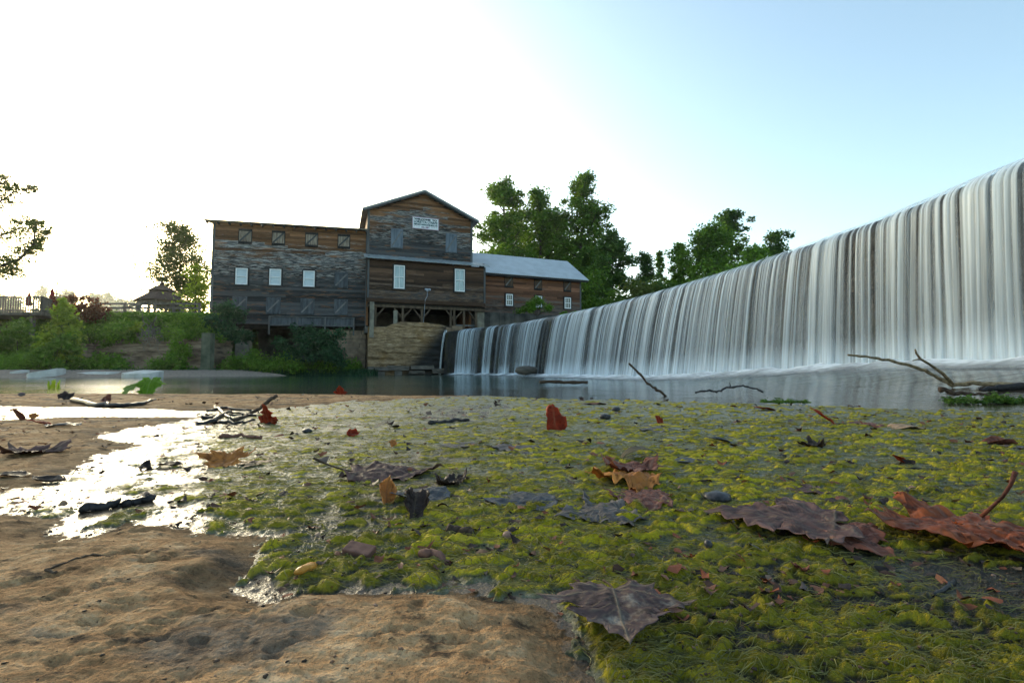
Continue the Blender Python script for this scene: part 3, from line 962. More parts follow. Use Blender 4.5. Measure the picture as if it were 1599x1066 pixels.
# ---- long left wing
ZL0, ZL1 = 3.55, P(332, 347, 34.0).z
def roofL(u): return ZL1
wl = siding(FL, 0, LEN_L, ZL0, roofL, M_SL)
mb = MB()
mb.fbox(FL, 0, LEN_L, -8.0, -0.16, ZL0 + 0.02, ZL0 + 0.2)                      # floor
mb.fbox(FL, 0.002, 0.16, -8.0, -0.16, ZL0, ZL1 - 0.06)
mb.fbox(FL, 0, LEN_L, -8.2, -8.0, ZL0, ZL1 + 1.0)
part("end_wall", mb, M_SL, mill)
for u in (0.0, LEN_L - 0.14):
    mb = MB()
    mb.fbox(FL, u - 0.03, u + 0.13, 0.064, 0.09, ZL0 - 0.02, ZL1 - 0.02)
    part("corner_board", mb, M_TRIM, mill)
mb = MB()
th = 0.07
mb.hexa([FL(-0.5, 0.45, ZL1 - 0.02), FL(LEN_L, 0.45, ZL1 - 0.02), FL(LEN_L, -8.4, ZL1 + 1.15), FL(-0.5, -8.4, ZL1 + 1.15), FL(-0.5, 0.45, ZL1 + th), FL(LEN_L, 0.45, ZL1 + th), FL(LEN_L, -8.4, ZL1 + 1.15 + th), FL(-0.5, -8.4, ZL1 + 1.15 + th)])
M_METAL = simple_mat("roof_metal", (0.30, 0.34, 0.36), (0.17, 0.19, 0.20), 1.5, 0.42, 0.1)
M_METALO = simple_mat("roof_metal_old", (0.16, 0.15, 0.12), (0.08, 0.075, 0.06), 1.5, 0.5, 0.1)
part("roof", mb, M_METALO, mill)
mb0 = None
for k in range(16):
    u = -0.35 + (LEN_L + 0.2) * k / 15.0
    mb = MB()
    mb.fbox(FL, u - 0.04, u + 0.04, 0.06, 0.40, ZL1 - 0.16, ZL1 - 0.03)
    part("rafter_tail", mb, M_TRIM, mill)

# ---- shutters and windows: one of each kind, then copies with the parts
def shutter_proto(w, h, mat, rail, matb=None, brace=None):
    mb = MB()
    mb.box((0, -0.045, h / 2), (w + 0.10, 0.03, h + 0.10))
    s = link("shutter", mb.mesh("shutter"), rail, mill)
    n = 5
    for k in range(n):
        b = MB()
        b.box(((k - (n - 1) / 2) * w / n, -0.072 - 0.006 * (k % 2), h / 2), (w / n - 0.014, 0.024, h - 0.01))
        link("board", b.mesh("board"), matb or mat, s)
    for z in (0.05, h - 0.07):
        b = MB()
        b.box((0, -0.107, z), (w + 0.02, 0.03, 0.10))
        link("rail", b.mesh("rail"), rail, s)
    b = MB()
    dx, dz = w - 0.10, h - 0.24
    ang = math.atan2(dz, dx)
    b.box((0, -0.108, h / 2), (math.hypot(dx, dz), 0.028, 0.10), Matrix.Rotation(-ang, 3, 'Y'))
    link("brace", b.mesh("brace"), brace or M_BRACE, s)
    return s
def window_proto(w, h, pane_mat, cols=1, mull=True):
    mb = MB()
    fw = 0.075
    for x in (-w / 2 + fw / 2, w / 2 - fw / 2):
        mb.box((x, -0.075, h / 2), (fw, 0.11, h))
    for z in (fw / 2, h - fw / 2):
        mb.box((0, -0.074, z), (w - 2 * fw, 0.11, fw))
    s = link("window", mb.mesh("window"), M_WHITE, mill)
    cb = MB()
    for x in (-w / 2 - 0.05, w / 2 + 0.05):
        cb.box((x, -0.05, h / 2), (0.09, 0.07, h + 0.12))
    cb.box((0, -0.05, h + 0.055), (w, 0.07, 0.10))
    link("casing", cb.mesh("casing"), M_SHUTD, s)
    b = MB(); b.box((0, -0.09, h / 2), (w - 2 * fw, 0.05, 0.06)); link("meeting_rail", b.mesh("meeting_rail"), M_WHITE, s)
    for z0, z1, y in ((fw, h / 2 - 0.03, -0.058), (h / 2 + 0.03, h - fw, -0.066)):
        b = MB(); b.box((0, y, (z0 + z1) / 2), (w - 2 * fw, 0.012, z1 - z0)); link("pane", b.mesh("pane"), pane_mat, s)
    if cols > 1:
        for c in range(1, cols):
            b = MB(); b.box((-w / 2 + fw + (w - 2 * fw) * c / cols, -0.079, h / 2), (0.03, 0.03, h - 2 * fw)); link("mullion", b.mesh("mullion"), M_WHITE, s)
    b = MB(); b.box((0, -0.09, -0.035), (w + 0.12, 0.15, 0.06)); link("sill", b.mesh("sill"), M_TRIM, s)
    return s
def place(proto, F, u, v, z):
    global _used
    s = copy_tree(proto, mill) if proto.get("used") else proto
    proto["used"] = 1
    if "used" in s and s is not proto:
        del s["used"]
    p = F(u, v, z)
    s.location = Vector(p) - Vector(mill.location)
    s.rotation_euler = (0, 0, F.ang)
    return s
def u_at(F, px, v=0.0):
    """where along a wall the photograph's column px falls"""
    k = (px - 799.5) / FPX
    x0, y0, _ = F(0, v, 0)
    c, s = math.cos(F.ang), math.sin(F.ang)
    return (k * y0 - x0) / (c - k * s)
def z_at(F, u, py, v=0.0):
    return P(800, py, F(u, v, 0)[1]).z

M_BRACED = simple_mat("brace_wood_dark", (0.085, 0.09, 0.095), (0.045, 0.048, 0.052), 3, 0.8, 0.2)
sh_top = shutter_proto(0.80, 0.98, M_SHUTP, M_SHUTD, None, M_BRACED)
for px, py in ((377.5, 380), (430, 382.5), (482.5, 385), (533.5, 387.5)):
    u = u_at(FL, px); place(sh_top, FL, u, 0.03, z_at(FL, u, py))
sh_low = shutter_proto(0.86, 1.10, M_SHUT, M_SHUT)
for px, py in ((372, 488), (425, 489.5), (478.5, 490.5), (531, 491.5)):
    u = u_at(FL, px); place(sh_low, FL, u, 0.03, z_at(FL, u, py))
u = u_at(FL, 530.5); place(sh_low, FL, u, 0.03, z_at(FL, u, 449))
w_left = window_proto(0.78, 1.17, M_BLIND)
for px, py in ((374, 444.5), (427, 445.5), (480, 448)):
    u = u_at(FL, px); place(w_left, FL, u, 0.03, z_at(FL, u, py))

# ---- tower
ZT0, ZTE, ZTP = 8.75, 12.28, 14.05
UP = 4.2
def roofT(u):
    return ZTE + (ZTP - ZTE) * (1 - abs(u - UP) / UP if u < UP else 1 - (u - UP) / (LEN_T - UP))
siding(FT, 0, LEN_T, ZT0, roofT, M_ST)
for u in (0.0, LEN_T - 0.13):
    mb = MB()
    mb.fbox(FT, u - 0.02, u + 0.15, 0.064, 0.09, ZT0, roofT(u + (0.1 if u < 1 else 0)) - 0.05)
    part("corner_board", mb, M_TRIM, mill)
mb = MB()
mb.fbox(FT, 0.002, 0.16, -9, -0.16, 3.6, ZTE); mb.fbox(FT, LEN_T - 0.16, LEN_T - 0.002, -9, -0.16, 3.6, ZTE)
mb.fbox(FT, 0, LEN_T, -9.2, -9.0, 3.6, ZTE)
part("side_wall", mb, M_ST, mill)
def slab(mb, F, a, b, v0, v1, th):
    """roof slab between eave a=(u,z) and ridge b=(u,z)"""
    mb.hexa([F(a[0], v1, a[1]), F(b[0], v1, b[1]), F(b[0], v0, b[1]), F(a[0], v0, a[1]), F(a[0], v1, a[1] + th), F(b[0], v1, b[1] + th), F(b[0], v0, b[1] + th), F(a[0], v0, a[1] + th)])
for sgn in (0, 1):
    mb = MB()
    if sgn == 0:
        slab(mb, FT, (-0.42, ZTE - 0.16), (UP - 0.003, ZTP + 0.03), -9.4, 0.55, 0.13)
    else:
        slab(mb, FT, (UP + 0.003, ZTP + 0.03), (LEN_T + 0.42, ZTE - 0.16), -9.4, 0.55, 0.13)
    part("roof", mb, M_METAL, mill)
mb = MB()
slab(mb, FT, (-0.40, ZTE - 0.26), (UP, ZTP - 0.08), 0.46, 0.54, 0.11)
slab(mb, FT, (UP, ZTP - 0.08), (LEN_T + 0.40, ZTE - 0.26), 0.461, 0.541, 0.11)
part("barge_board", mb, M_TRIM, mill)
M_SHUTB = simple_mat("shutter_wood_blue", (0.17, 0.21, 0.26), (0.09, 0.115, 0.145), 3.5, 0.8, 0.3, (2, 2, 0.3))
sh_t = shutter_proto(0.80, 1.42, M_SHUTB, M_SHUTB)
for px, py in ((617, 387), (703, 394)):
    u = u_at(FT, px); place(sh_t, FT, u, 0.03, z_at(FT, u, py))

# ---- projecting lower storey with its lean-to roof
V1 = 1.0
U1 = u_at(FT, 757, V1)
ZB0, ZB1 = z_at(FT, 0, 467, V1), 8.36
siding(FT, 0.0, U1, ZB0, lambda u: ZB1, M_SB, V1)
mb = MB()
mb.fbox(FT, 0.002, 0.15, 0.02, V1 - 0.16, ZB0, ZB1 + 0.3); mb.fbox(FT, U1 - 0.15, U1 - 0.002, -1.5, V1 - 0.16, ZB0, ZB1 + 0.3)
part("side_wall", mb, M_SB, mill)
for u in (0.0, U1 - 0.11):
    mb = MB()
    mb.fbox(FT, u - 0.02, u + 0.13, V1 + 0.064, V1 + 0.09, ZB0 + 0.11, ZB1 - 0.02)
    part("corner_board", mb, M_TRIM, mill)
mb = MB()
mb.fbox(FT, 0, U1, V1 + 0.064, V1 + 0.11, ZB0 - 0.16, ZB0 + 0.10)
part("skirt_board", mb, M_SB, mill)
mb = MB()
n = 60
for k in range(n):
    a, b = -0.25 + (U1 + 0.5) * k / n, -0.25 + (U1 + 0.5) * (k + 1) / n
    dz0, dz1 = (0.018 if k % 2 else 0), (0 if k % 2 else 0.018)
    mb.hexa([FT(a, V1 + 0.42, ZB1 - 0.02 + dz0), FT(b, V1 + 0.42, ZB1 - 0.02 + dz1), FT(b, 0.04, ZB1 + 0.50 + dz1), FT(a, 0.04, ZB1 + 0.50 + dz0), FT(a, V1 + 0.42, ZB1 + 0.04 + dz0), FT(b, V1 + 0.42, ZB1 + 0.04 + dz1), FT(b, 0.04, ZB1 + 0.56 + dz1), FT(a, 0.04, ZB1 + 0.56 + dz0)])
part("lean_to_roof", mb, M_METAL, mill)
w_t = window_proto(0.78, 1.74, M_CURT, 2)
for px, py in ((621.5, 451), (716.5, 455.5)):
    u = u_at(FT, px, V1); place(w_t, FT, u, V1 + 0.03, z_at(FT, u, py, V1))

# ---- open undercroft: beams, posts, knee braces
ZF = 3.45
mb = MB(); mb.fbox(FT, 0.1, U1, -8.9, V1 - 0.02, ZB0 - 0.32, ZB0 - 0.17); part("floor_deck", mb, M_BACK, mill)
mb = MB(); mb.fbox(FT, 0.0, U1, V1 - 0.32, V1 - 0.05, ZB0 - 0.52, ZB0 - 0.33); part("beam", mb, M_POST, mill)
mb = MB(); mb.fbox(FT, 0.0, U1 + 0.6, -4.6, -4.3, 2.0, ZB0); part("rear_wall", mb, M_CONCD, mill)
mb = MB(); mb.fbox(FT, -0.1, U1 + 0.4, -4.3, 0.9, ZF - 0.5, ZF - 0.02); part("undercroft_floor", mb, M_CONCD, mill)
for px, w, braces in ((585, 0.16, 2), (628, 0.17, 3), (658, 0.17, 3), (703, 0.14, 0), (708.5, 0.17, 3), (724, 0.17, 0), (743, 0.18, 1)):
    mb = MB()
    v = V1 - 0.2
    u = u_at(FT, px, v)
    mb.fbox(FT, u - w / 2, u + w / 2, v - 0.09, v + 0.09, ZF - 0.02, ZB0 - 0.53)
    po = part("post", mb, M_POST, mill)
    for bit, sg in ((1, -1), (2, 1)):
        if braces & bit:
            mb = MB(); mb.bar(FT(u + sg * 0.05, v, ZB0 - 1.22), FT(u + sg * 0.62, v, ZB0 - 0.55), 0.11, 0.10); part("knee_brace", mb, M_POST, po)
for px, z1, w in ((579.5, ZB0 - 0.2, 0.30), (616.5, ZB0 - 0.75, 0.28)):
    mb = MB(); v = V1 + 0.16 if px < 600 else V1 - 0.05
    u = u_at(FT, px, v); mb.fbox(FT, u - w / 2, u + w / 2, v - 0.12, v + 0.12, 2.6, z1); part("concrete_post", mb, M_CONC, mill)
mb = MB(); u = u_at(FT, 748, V1 - 0.3); mb.fbox(FT, u - 0.25, u + 0.42, V1 - 0.9, V1 - 0.3, 2.4, ZB0 - 0.3); part("concrete_pier", mb, M_CONC, mill)
mb = MB(); mb.fbox(FT, u_at(FT, 711, 0.7), u_at(FT, 742, 0.7), 0.78, 0.84, ZF + 0.22, ZF + 0.34); mb.fbox(FT, u_at(FT, 706, 0.7), u_at(FT, 750, 0.7), 0.5, 1.0, ZF - 0.35, ZF - 0.03); part("sluice_rail", mb, M_TRIM, mill)

# ---- right wing with its corrugated roof
ZR0, ZR1 = 5.05, z_at(FR, 0.2, 424)
siding(FR, 0, LEN_R, ZR0, lambda u: ZR1, M_SR)
mb = MB(); mb.fbox(FR, LEN_R - 0.16, LEN_R - 0.002, -7, -0.16, ZR0 - 2, ZR1); mb.fbox(FR, 0, LEN_R, -7.2, -7.0, ZR0 - 2, ZR1); part("end_wall", mb, M_SR, mill)
mb = MB()
mb.fbox(FR, LEN_R - 0.13, LEN_R + 0.02, 0.036, 0.066, ZR0, ZR1 - 0.05)
part("corner_board", mb, M_TRIM, mill)
mb = MB()
n = 120
RZ, RV = ZR1 + 2.35, -3.5
hip = 0.0
for k in range(n):
    a, b = -1.2 + (LEN_R + 1.75) * k / n, -1.2 + (LEN_R + 1.75) * (k + 1) / n
    d0, d1 = (0.022 if k % 2 else 0), (0 if k % 2 else 0.022)
    for (va, za), (vb, zb) in (((0.55, ZR1 - 0.20), (RV, RZ)), ((-7.5, ZR1 - 0.2), (RV, RZ))):
        mb.hexa([FR(a, va, za + d0), FR(b, va, za + d1), FR(b, vb, zb + d1), FR(a, vb, zb + d0), FR(a, va, za + 0.05 + d0), FR(b, va, za + 0.05 + d1), FR(b, vb, zb + 0.05 + d1), FR(a, vb, zb + 0.05 + d0)])
M_CORR = simple_mat("corrugated_roof", (0.44, 0.48, 0.52), (0.34, 0.37, 0.40), 1.2, 0.38, 0.05)
part("roof", mb, M_CORR, mill)
mb = MB(); mb.fbox(FR, -1.0, LEN_R + 0.5, 0.42, 0.50, ZR1 - 0.36, ZR1 - 0.21); part("eave_board", mb, M_SHUTD, mill)
mb = MB()
mb.add([FR(LEN_R - 0.01, 0, ZR1 - 0.02), FR(LEN_R - 0.01, -7, ZR1 - 0.02), FR(LEN_R - 0.01, -3.5, RZ - 0.1), FR(LEN_R - 0.15, 0, ZR1 - 0.02), FR(LEN_R - 0.15, -7, ZR1 - 0.02), FR(LEN_R - 0.15, -3.5, RZ - 0.1)], [(0, 1, 2), (5, 4, 3), (0, 2, 5, 3), (1, 4, 5, 2)])
part("gable_end", mb, M_SR, mill)
sh_r = shutter_proto(0.66, 0.95, M_SHUTP, M_SHUTD, simple_mat("shutter_brown", (0.14, 0.085, 0.055), (0.06, 0.04, 0.03), 3.5, 0.8, 0.3, (3, 3, 0.4)))
for px, py in ((794, 448.5), (840, 452.5), (886, 455)):
    u = u_at(FR, px); place(sh_r, FR, u, 0.03, z_at(FR, u, py))
w_r = window_proto(0.62, 0.98, M_GLASSD, 3)
for px, py in ((794.5, 477.5), (840.5, 480), (886, 482)):
    u = u_at(FR, px); place(w_r, FR, u, 0.03, z_at(FR, u, py))
# foundation under the right wing
mb = MB()
n = 24
for k in range(n):
    a, b = -1.2 + (LEN_R + 1.4) * k / n, -1.2 + (LEN_R + 1.4) * (k + 1) / n
    mb.fbox(FR, a, b, -0.4, 0.34 + 0.03 * math.sin(k * 2.1), 2.6, ZR0 - 0.02 - 0.03 * (k % 3 == 0))
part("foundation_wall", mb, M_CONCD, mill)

# ---- piers and gallery under the long wing
for px, w in ((378, 0.9), (478, 0.8)):
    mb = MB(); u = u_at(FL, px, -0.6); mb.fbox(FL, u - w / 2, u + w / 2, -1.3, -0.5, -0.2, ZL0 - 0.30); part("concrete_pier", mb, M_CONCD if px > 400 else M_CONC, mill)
mb = MB(); mb.fbox(FL, 0, LEN_L, -1.0, -0.25, ZL0 - 0.32, ZL0 + 0.01); part("beam", mb, M_BACK, mill)
mb = MB(); mb.fbox(FL, 0.5, LEN_L, -5.3, -5.0, -0.2, ZL0); part("rear_wall", mb, M_CONCD, mill)
mb = MB()
ua, ub = u_at(FL, 417, 0.6), u_at(FL, 552, 0.6)
mb.fbox(FL, ua, ub, 0.35, 0.40, ZL0 - 0.02, ZL0 + 0.50)
part("gallery_board", mb, M_SHUT, mill)
mb = MB()
mb.fbox(FL, ua, ub, 0.30, 0.50, ZL0 + 0.51, ZL0 + 0.58)
mb.fbox(FL, ua, ub, 0.10, 0.52, ZL0 - 0.12, ZL0 - 0.03)
part("gallery_rail", mb, M_TRIM, mill)
for px in (418, 462, 506, 551):
    mb = MB(); u = u_at(FL, px, 0.6); mb.fbox(FL, u - 0.05, u + 0.05, 0.42, 0.52, ZL0 - 0.75, ZL0 + 0.505); part("gallery_post", mb, M_TRIM, mill)

# ---- stone pier at the corner of the tower: coursed blocks
M_STONE = simple_mat("pier_stone", (0.27, 0.20, 0.14), (0.11, 0.08, 0.058), 2.0, 0.9, 0.6, bd=0.03)
pier = thing("stone_pier", "coursed sandstone pier below the corner between long wing and tower", "pier", FL(u_at(FL, 545, 0.3), 0.2, 0))
ua, ub = u_at(FL, 514, 0.2), u_at(FL, 571, 0.2)
mb = MB(); mb.fbox(FL, ua + 0.06, ub - 0.06, -1.2, 0.13, -0.4, ZL0 - 0.40); part("core", mb, M_CONCD, pier)
z = -0.3
row = 0
while z < ZL0 - 0.55:
    h = rnd.uniform(0.30, 0.44)
    u = ua
    while u < ub - 0.1:
        w = min(rnd.uniform(0.42, 0.85), ub - u)
        if ub - u - w < 0.25: w = ub - u
        mb = MB(); d = rnd.uniform(-0.03, 0.03)
        j = lambda: rnd.uniform(-0.018, 0.018)
        mb.hexa([FL(u + 0.012 + j(), 0.24 + d + j(), z + 0.012), FL(u + w - 0.012 + j(), 0.24 + d + j(), z + 0.012), FL(u + w - 0.012, 0.02, z + 0.012), FL(u + 0.012, 0.02, z + 0.012), FL(u + 0.012 + j(), 0.24 + d + j(), z + h - 0.012 + j()), FL(u + w - 0.012 + j(), 0.24 + d + j(), z + h - 0.012 + j()), FL(u + w - 0.012, 0.02, z + h - 0.012), FL(u + 0.012, 0.02, z + h - 0.012)])
        part("stone", mb, M_STONE, pier)
        u += w
    z += h; row += 1

# ---- layered rock wall below the tower
t = NT("layered_limestone")
_p = t.pos()
_l = t.noise(t.mapped(_p, (1.3, 1.3, 6.5)), 1.6, 7, 0.72, 0.6)
_m = t.noise(_p, 0.55, 4)
_c = t.ramp(_l, [(0.30, (0.045, 0.030, 0.019)), (0.44, (0.17, 0.11, 0.06)), (0.56, (0.30, 0.20, 0.11)), (0.70, (0.46, 0.37, 0.26))])
_c = t.mix(t.rng(_m, 0.52, 0.66), _c, t.mix(0.5, _c, (0.20, 0.10, 0.02)))
_wet = t.rng(t.math('ADD', t.n('ShaderNodeSeparateXYZ', Vector=_p).outputs['X'], t.math('MULTIPLY', t.n('ShaderNodeSeparateXYZ', Vector=_p).outputs['Z'], -0.75)), -8.7, -7.2)
_c = t.mix(_wet, _c, (0.022, 0.021, 0.02))
M_LIME = t.done(t.bsdf(_c, 0.8, t.bump(t.math('ADD', _l, t.math('MULTIPLY', t.noise(t.mapped(_p, (1, 1, 4)), 6.0, 4), 0.4)), 0.8, 0.07), 0.3))
def rock_face(F, ua, ub, z0, topf, v0, amp, seed, nu=110, nz=70, depth=1.6, strata=7.0):
    u = np.linspace(ua, ub, nu); k = np.linspace(0, 1, nz)
    U, K = np.meshgrid(u, k)
    T = np.interp(U, topf[0], topf[1])
    Z = z0 + (T - z0) * K
    lay = fbm(U * 0.25, Z * strata * 0.5, seed, 3)
    step = np.floor((lay + 1) * 5) / 5.0
    V = v0 + amp * (0.9 * (step - 1) + 0.6 * fbm(U * 1.4, Z * 4, seed + 1, 4)) - 0.25 * (K ** 6)
    pts = np.stack([F.o[0] + U * math.cos(F.ang) + V * math.sin(F.ang), F.o[1] + U * math.sin(F.ang) - V * math.cos(F.ang), Z], -1)
    top = pts[-1].copy(); top[:, 0] -= depth * math.sin(F.ang); top[:, 1] += depth * math.cos(F.ang)
    l = pts[:, 0].copy(); r = pts[:, -1].copy()
    bl = l + np.array([-depth * math.sin(F.ang), depth * math.cos(F.ang), 0]); br = r + np.array([-depth * math.sin(F.ang), depth * math.cos(F.ang), 0])
    allp = np.concatenate([pts.reshape(-1, 3), top, bl, br])
    f = [grid_faces(nz, nu)]
    b = nz * nu
    i = np.arange(nu - 1)
    f.append(np.stack([(nz - 1) * nu + i, (nz - 1) * nu + i + 1, b + i + 1, b + i], 1))
    i = np.arange(nz - 1)
    f.append(np.stack([(i + 1) * nu, i * nu, b + nu + i, b + nu + i + 1], 1))
    f.append(np.stack([i * nu + nu - 1, (i + 1) * nu + nu - 1, b + nu + nz + i + 1, b + nu + nz + i], 1))
    return allp, np.concatenate(f)
VW = 1.35
uz = lambda px, py: (u_at(FT, px, VW), z_at(FT, u_at(FT, px, VW), py, VW))
_top = [uz(574, 510), uz(603, 510), uz(612, 505.5), uz(626, 502), uz(664, 503), uz(690, 506.5), uz(705, 511)]
_v, _f = rock_face(FT, uz(574, 0)[0], uz(704, 0)[0], -0.5, ([a for a, b in _top], [b for a, b in _top]), VW, 0.17, 71)
rockwall = thing("rock_wall", "tall layered tan limestone wall below the mill tower", "wall", FT(4, VW, 0))
link("rock_face", fastmesh("rock_face", _v - np.array(rockwall.location), _f, False), M_LIME, rockwall)
M_SLAB = simple_mat("wet_slab", (0.16, 0.14, 0.115), (0.045, 0.04, 0.036), 2.0, 0.6, 0.5, (1, 1, 5), bd=0.04)
for px, w, h, py in ((579, 10, 8, 576), (596, 22, 6, 575.5), (622, 34, 7, 574.5), (660, 36, 6, 573.5), (588, 26, 7, 583.5), (623, 12, 6, 582), (652, 24, 5, 581), (686, 22, 8, 579)):
    mb = MB()
    vv = VW + 0.30
    u0, u1 = u_at(FT, px - w / 2, vv), u_at(FT, px + w / 2, vv)
    z1 = z_at(FT, u0, py - h / 2, vv); z0_ = z_at(FT, u0, py + h / 2, vv)
    j = lambda: rnd.uniform(-0.06, 0.06)
    mb.hexa([FT(u0 + j(), vv + 0.15 + j(), z0_), FT(u1 + j(), vv + 0.15 + j(), z0_), FT(u1, VW - 0.4, z0_), FT(u0, VW - 0.4, z0_), FT(u0 + j(), vv + 0.1 + j(), z1 + j() * 0.5), FT(u1 + j(), vv + 0.1 + j(), z1 + j() * 0.5), FT(u1, VW - 0.4, z1), FT(u0, VW - 0.4, z1)])
    part("slab", mb, M_SLAB, rockwall)
# dark recess and sluice block between the rock wall and the falls
M_RUST = simple_mat("rusty_ledge", (0.34, 0.15, 0.02), (0.16, 0.07, 0.015), 4, 0.8, 0.3)
M_WETROCK = simple_mat("wet_rock", (0.055, 0.05, 0.04), (0.015, 0.016, 0.012), 1.6, 0.55, 0.7, bd=0.05)
sl = thing("sluice_block", "squared stone sluice block with rusty ledge beside the thin spout", "sluice", FT(7.4, 1.2, 0))
def sq(px0, px1, py0, py1, v0, v1, name, mat, par):
    mb = MB()
    u0, u1 = u_at(FT, px0, v1), u_at(FT, px1, v1)
    mb.fbox(FT, u0, u1, v0, v1, z_at(FT, u0, py1, v1), z_at(FT, u0, py0, v1))
    return part(name, mb, mat, par)
sq(706, 722, 508.5, 524.5, 0.2, 1.5, "block", M_STONE, sl)
sq(696.5, 706, 511, 519, 0.2, 1.4, "ledge", M_STONE, sl)
sq(708, 722, 525.5, 532, 0.2, 1.38, "rusty_ledge", M_RUST, sl)
sq(690, 719, 533, 590, 0.0, 1.0, "wet_wall", M_WETROCK, sl)
sq(712, 721, 533.5, 560, 1.01, 1.20, "stained_stone", M_STONE, sl)
# thin spout
mb = MB()
_a = Vector(FT(u_at(FT, 696.5, 1.6), 1.55, z_at(FT, 7, 516.5, 1.6))); 
pts = []
for k in range(14):
    q = k / 13.0
    pts.append(_a + Vector((-0.42 * math.sqrt(q), -0.25 * math.sqrt(q), -(_a.z + 0.06) * q)))
mb.tube(pts, [0.10 - 0.03 * math.sin(3 * k / 13.0) for k in range(14)], 8)
tt = NT("spout_water")
_u = tt.noise(tt.mapped(tt.pos(), (8, 8, 0.4)), 2.0, 3)
_pb = tt.bsdf((0.7, 0.78, 0.84), 0.4)
_m2 = tt.n('ShaderNodeMixShader'); tt.set(_m2.inputs[0], tt.rng(_u, 0.3, 0.7, 0.2, 0.75))
tt.t.links.new(tt.n('ShaderNodeBsdfTransparent').outputs[0], _m2.inputs[1]); tt.t.links.new(_pb, _m2.inputs[2])
M_SPOUT = tt.done(_m2.outputs[0])
single("water_spout", mb, M_SPOUT, "thin single jet of water falling beside the rock wall", "water jet", smooth=True)

# ---- sign on the tower
M_SIGN = simple_mat("sign_white", (0.78, 0.82, 0.86), (0.72, 0.76, 0.80), 5, 0.4, 0)
M_SIGNB = simple_mat("sign_border", (0.45, 0.30, 0.38), (0.40, 0.27, 0.34), 5, 0.5, 0)
M_INKT = simple_mat("sign_ink_teal", (0.03, 0.10, 0.13), (0.025, 0.08, 0.11), 5, 0.5, 0)
M_INKD = simple_mat("sign_ink_dark", (0.02, 0.03, 0.05), (0.02, 0.03, 0.05), 5, 0.5, 0)
M_INKP = simple_mat("sign_ink_mauve", (0.22, 0.12, 0.22), (0.2, 0.1, 0.2), 5, 0.5, 0)
us0, us1 = u_at(FT, 640.8), u_at(FT, 683)
sw = us1 - us0
zs = z_at(FT, us0, 357); shh = z_at(FT, us0, 338.2) - zs
sg = thing("welcome_sign", "white rectangular welcome sign mounted high on the mill tower", "sign", FT((us0 + us1) / 2, 0.06, zs), rot=(0, 0, FT.ang))
mb = MB(); mb.box((0, -0.03, shh / 2), (sw, 0.05, shh)); link("board", mb.mesh("board"), M_SIGN, sg)
mb = MB()
for x in (-sw / 2 + 0.025, sw / 2 - 0.025): mb.box((x, -0.062, shh / 2), (0.05, 0.03, shh))
for z in (0.025, shh - 0.025): mb.box((0, -0.061, z), (sw - 0.1, 0.03, 0.05))
link("border", mb.mesh("border"), M_SIGNB, sg)
def lettering(txt, z, h, width, mat):
    cu = bpy.data.curves.new("lettering", 'FONT')
    cu.body = txt; cu.align_x = 'CENTER'; cu.size = h * 1.38; cu.extrude = 0.004; cu.offset = 0.012
    o = bpy.data.objects.new("lettering_tmp", cu); COL.objects.link(o)
    bpy.context.view_layer.update()
    w = max(o.dimensions.x, 1e-3)
    me = bpy.data.meshes.new_from_object(o.evaluated_get(bpy.context.evaluated_depsgraph_get()))
    bpy.data.objects.remove(o)
    me.materials.clear()
    k = width / w
    for v_ in me.vertices:
        v_.co = Vector((v_.co.x * k, -0.062 - v_.co.z, z + v_.co.y))
    link("lettering", me, mat, sg)
lettering("WELCOME  TO", shh * 0.755, shh * 0.12, sw * 0.86, M_INKD)
lettering("LORETTA LYNN'S", shh * 0.50, shh * 0.20, sw * 0.88, M_INKT)
lettering("HISTORIC HURRICANE MILLS, TN", shh * 0.32, shh * 0.115, sw * 0.88, M_INKT)
lettering("*  *  *   est. 1876   *  *  *", shh * 0.13, shh * 0.10, sw * 0.86, M_INKP)

# ---- security lamp on its conduit
sec = thing("security_lamp", "small pale twin security lamp with conduit on the porch wall", "lamp", FT(u_at(FT, 666, V1), V1 + 0.1, z_at(FT, 4, 460, V1)))
u = u_at(FT, 666, V1); z = z_at(FT, u, 453, V1)
M_LAMP = simple_mat("lamp_housing", (0.42, 0.48, 0.58), (0.3, 0.34, 0.42), 5, 0.4, 0)
mb = MB(); mb.fbox(FT, u - 0.09, u + 0.09, V1 + 0.05, V1 + 0.16, z - 0.10, z + 0.10); part("junction_box", mb, M_LAMP, sec)
for s_ in (-1, 1):
    mb = MB(); mb.tube([FT(u + s_ * 0.10, V1 + 0.14, z + 0.03), FT(u + s_ * 0.15, V1 + 0.26, z)], [0.05, 0.095], 10); part("lamp_head", mb, M_LAMP, sec, True)
mb = MB(); mb.tube([FT(u, V1 + 0.10, z - 0.1), FT(u - 0.02, V1 + 0.12, z - 0.5), FT(u - 0.16, V1 + 0.1, z - 0.75), FT(u - 0.28, V1 + 0.06, ZF + 0.15)], 0.017, 6); part("conduit", mb, M_LAMP, sec, True)
# ================================================================== TREES AND SHRUBS
def leaf_quads(C, size, r, up=0.35, narrow=0.55, droop=0.25):
    """one bent rhombus per centre"""
    n = len(C)
    d = r.normal(0, 1, (n, 3)); d[:, 2] = d[:, 2] * 0.6 - droop
    d /= np.linalg.norm(d, axis=1)[:, None]
    nn = r.normal(0, 1, (n, 3)); nn[:, 2] += up * 3
    w = np.cross(d, nn); w /= (np.linalg.norm(w, axis=1)[:, None] + 1e-9)
    nn = np.cross(w, d)
    L = (size * r.uniform(0.6, 1.35, n))[:, None]
    a = C - d * L * 0.5
    b = C + d * L * 0.5 - nn * L * 0.06
    m = C + nn * L * 0.07
    V = np.stack([a, m + w * L * narrow * 0.5, b, m - w * L * narrow * 0.5], 1).reshape(-1, 3)
    F = np.arange(n * 4).reshape(n, 4)
    return V, F

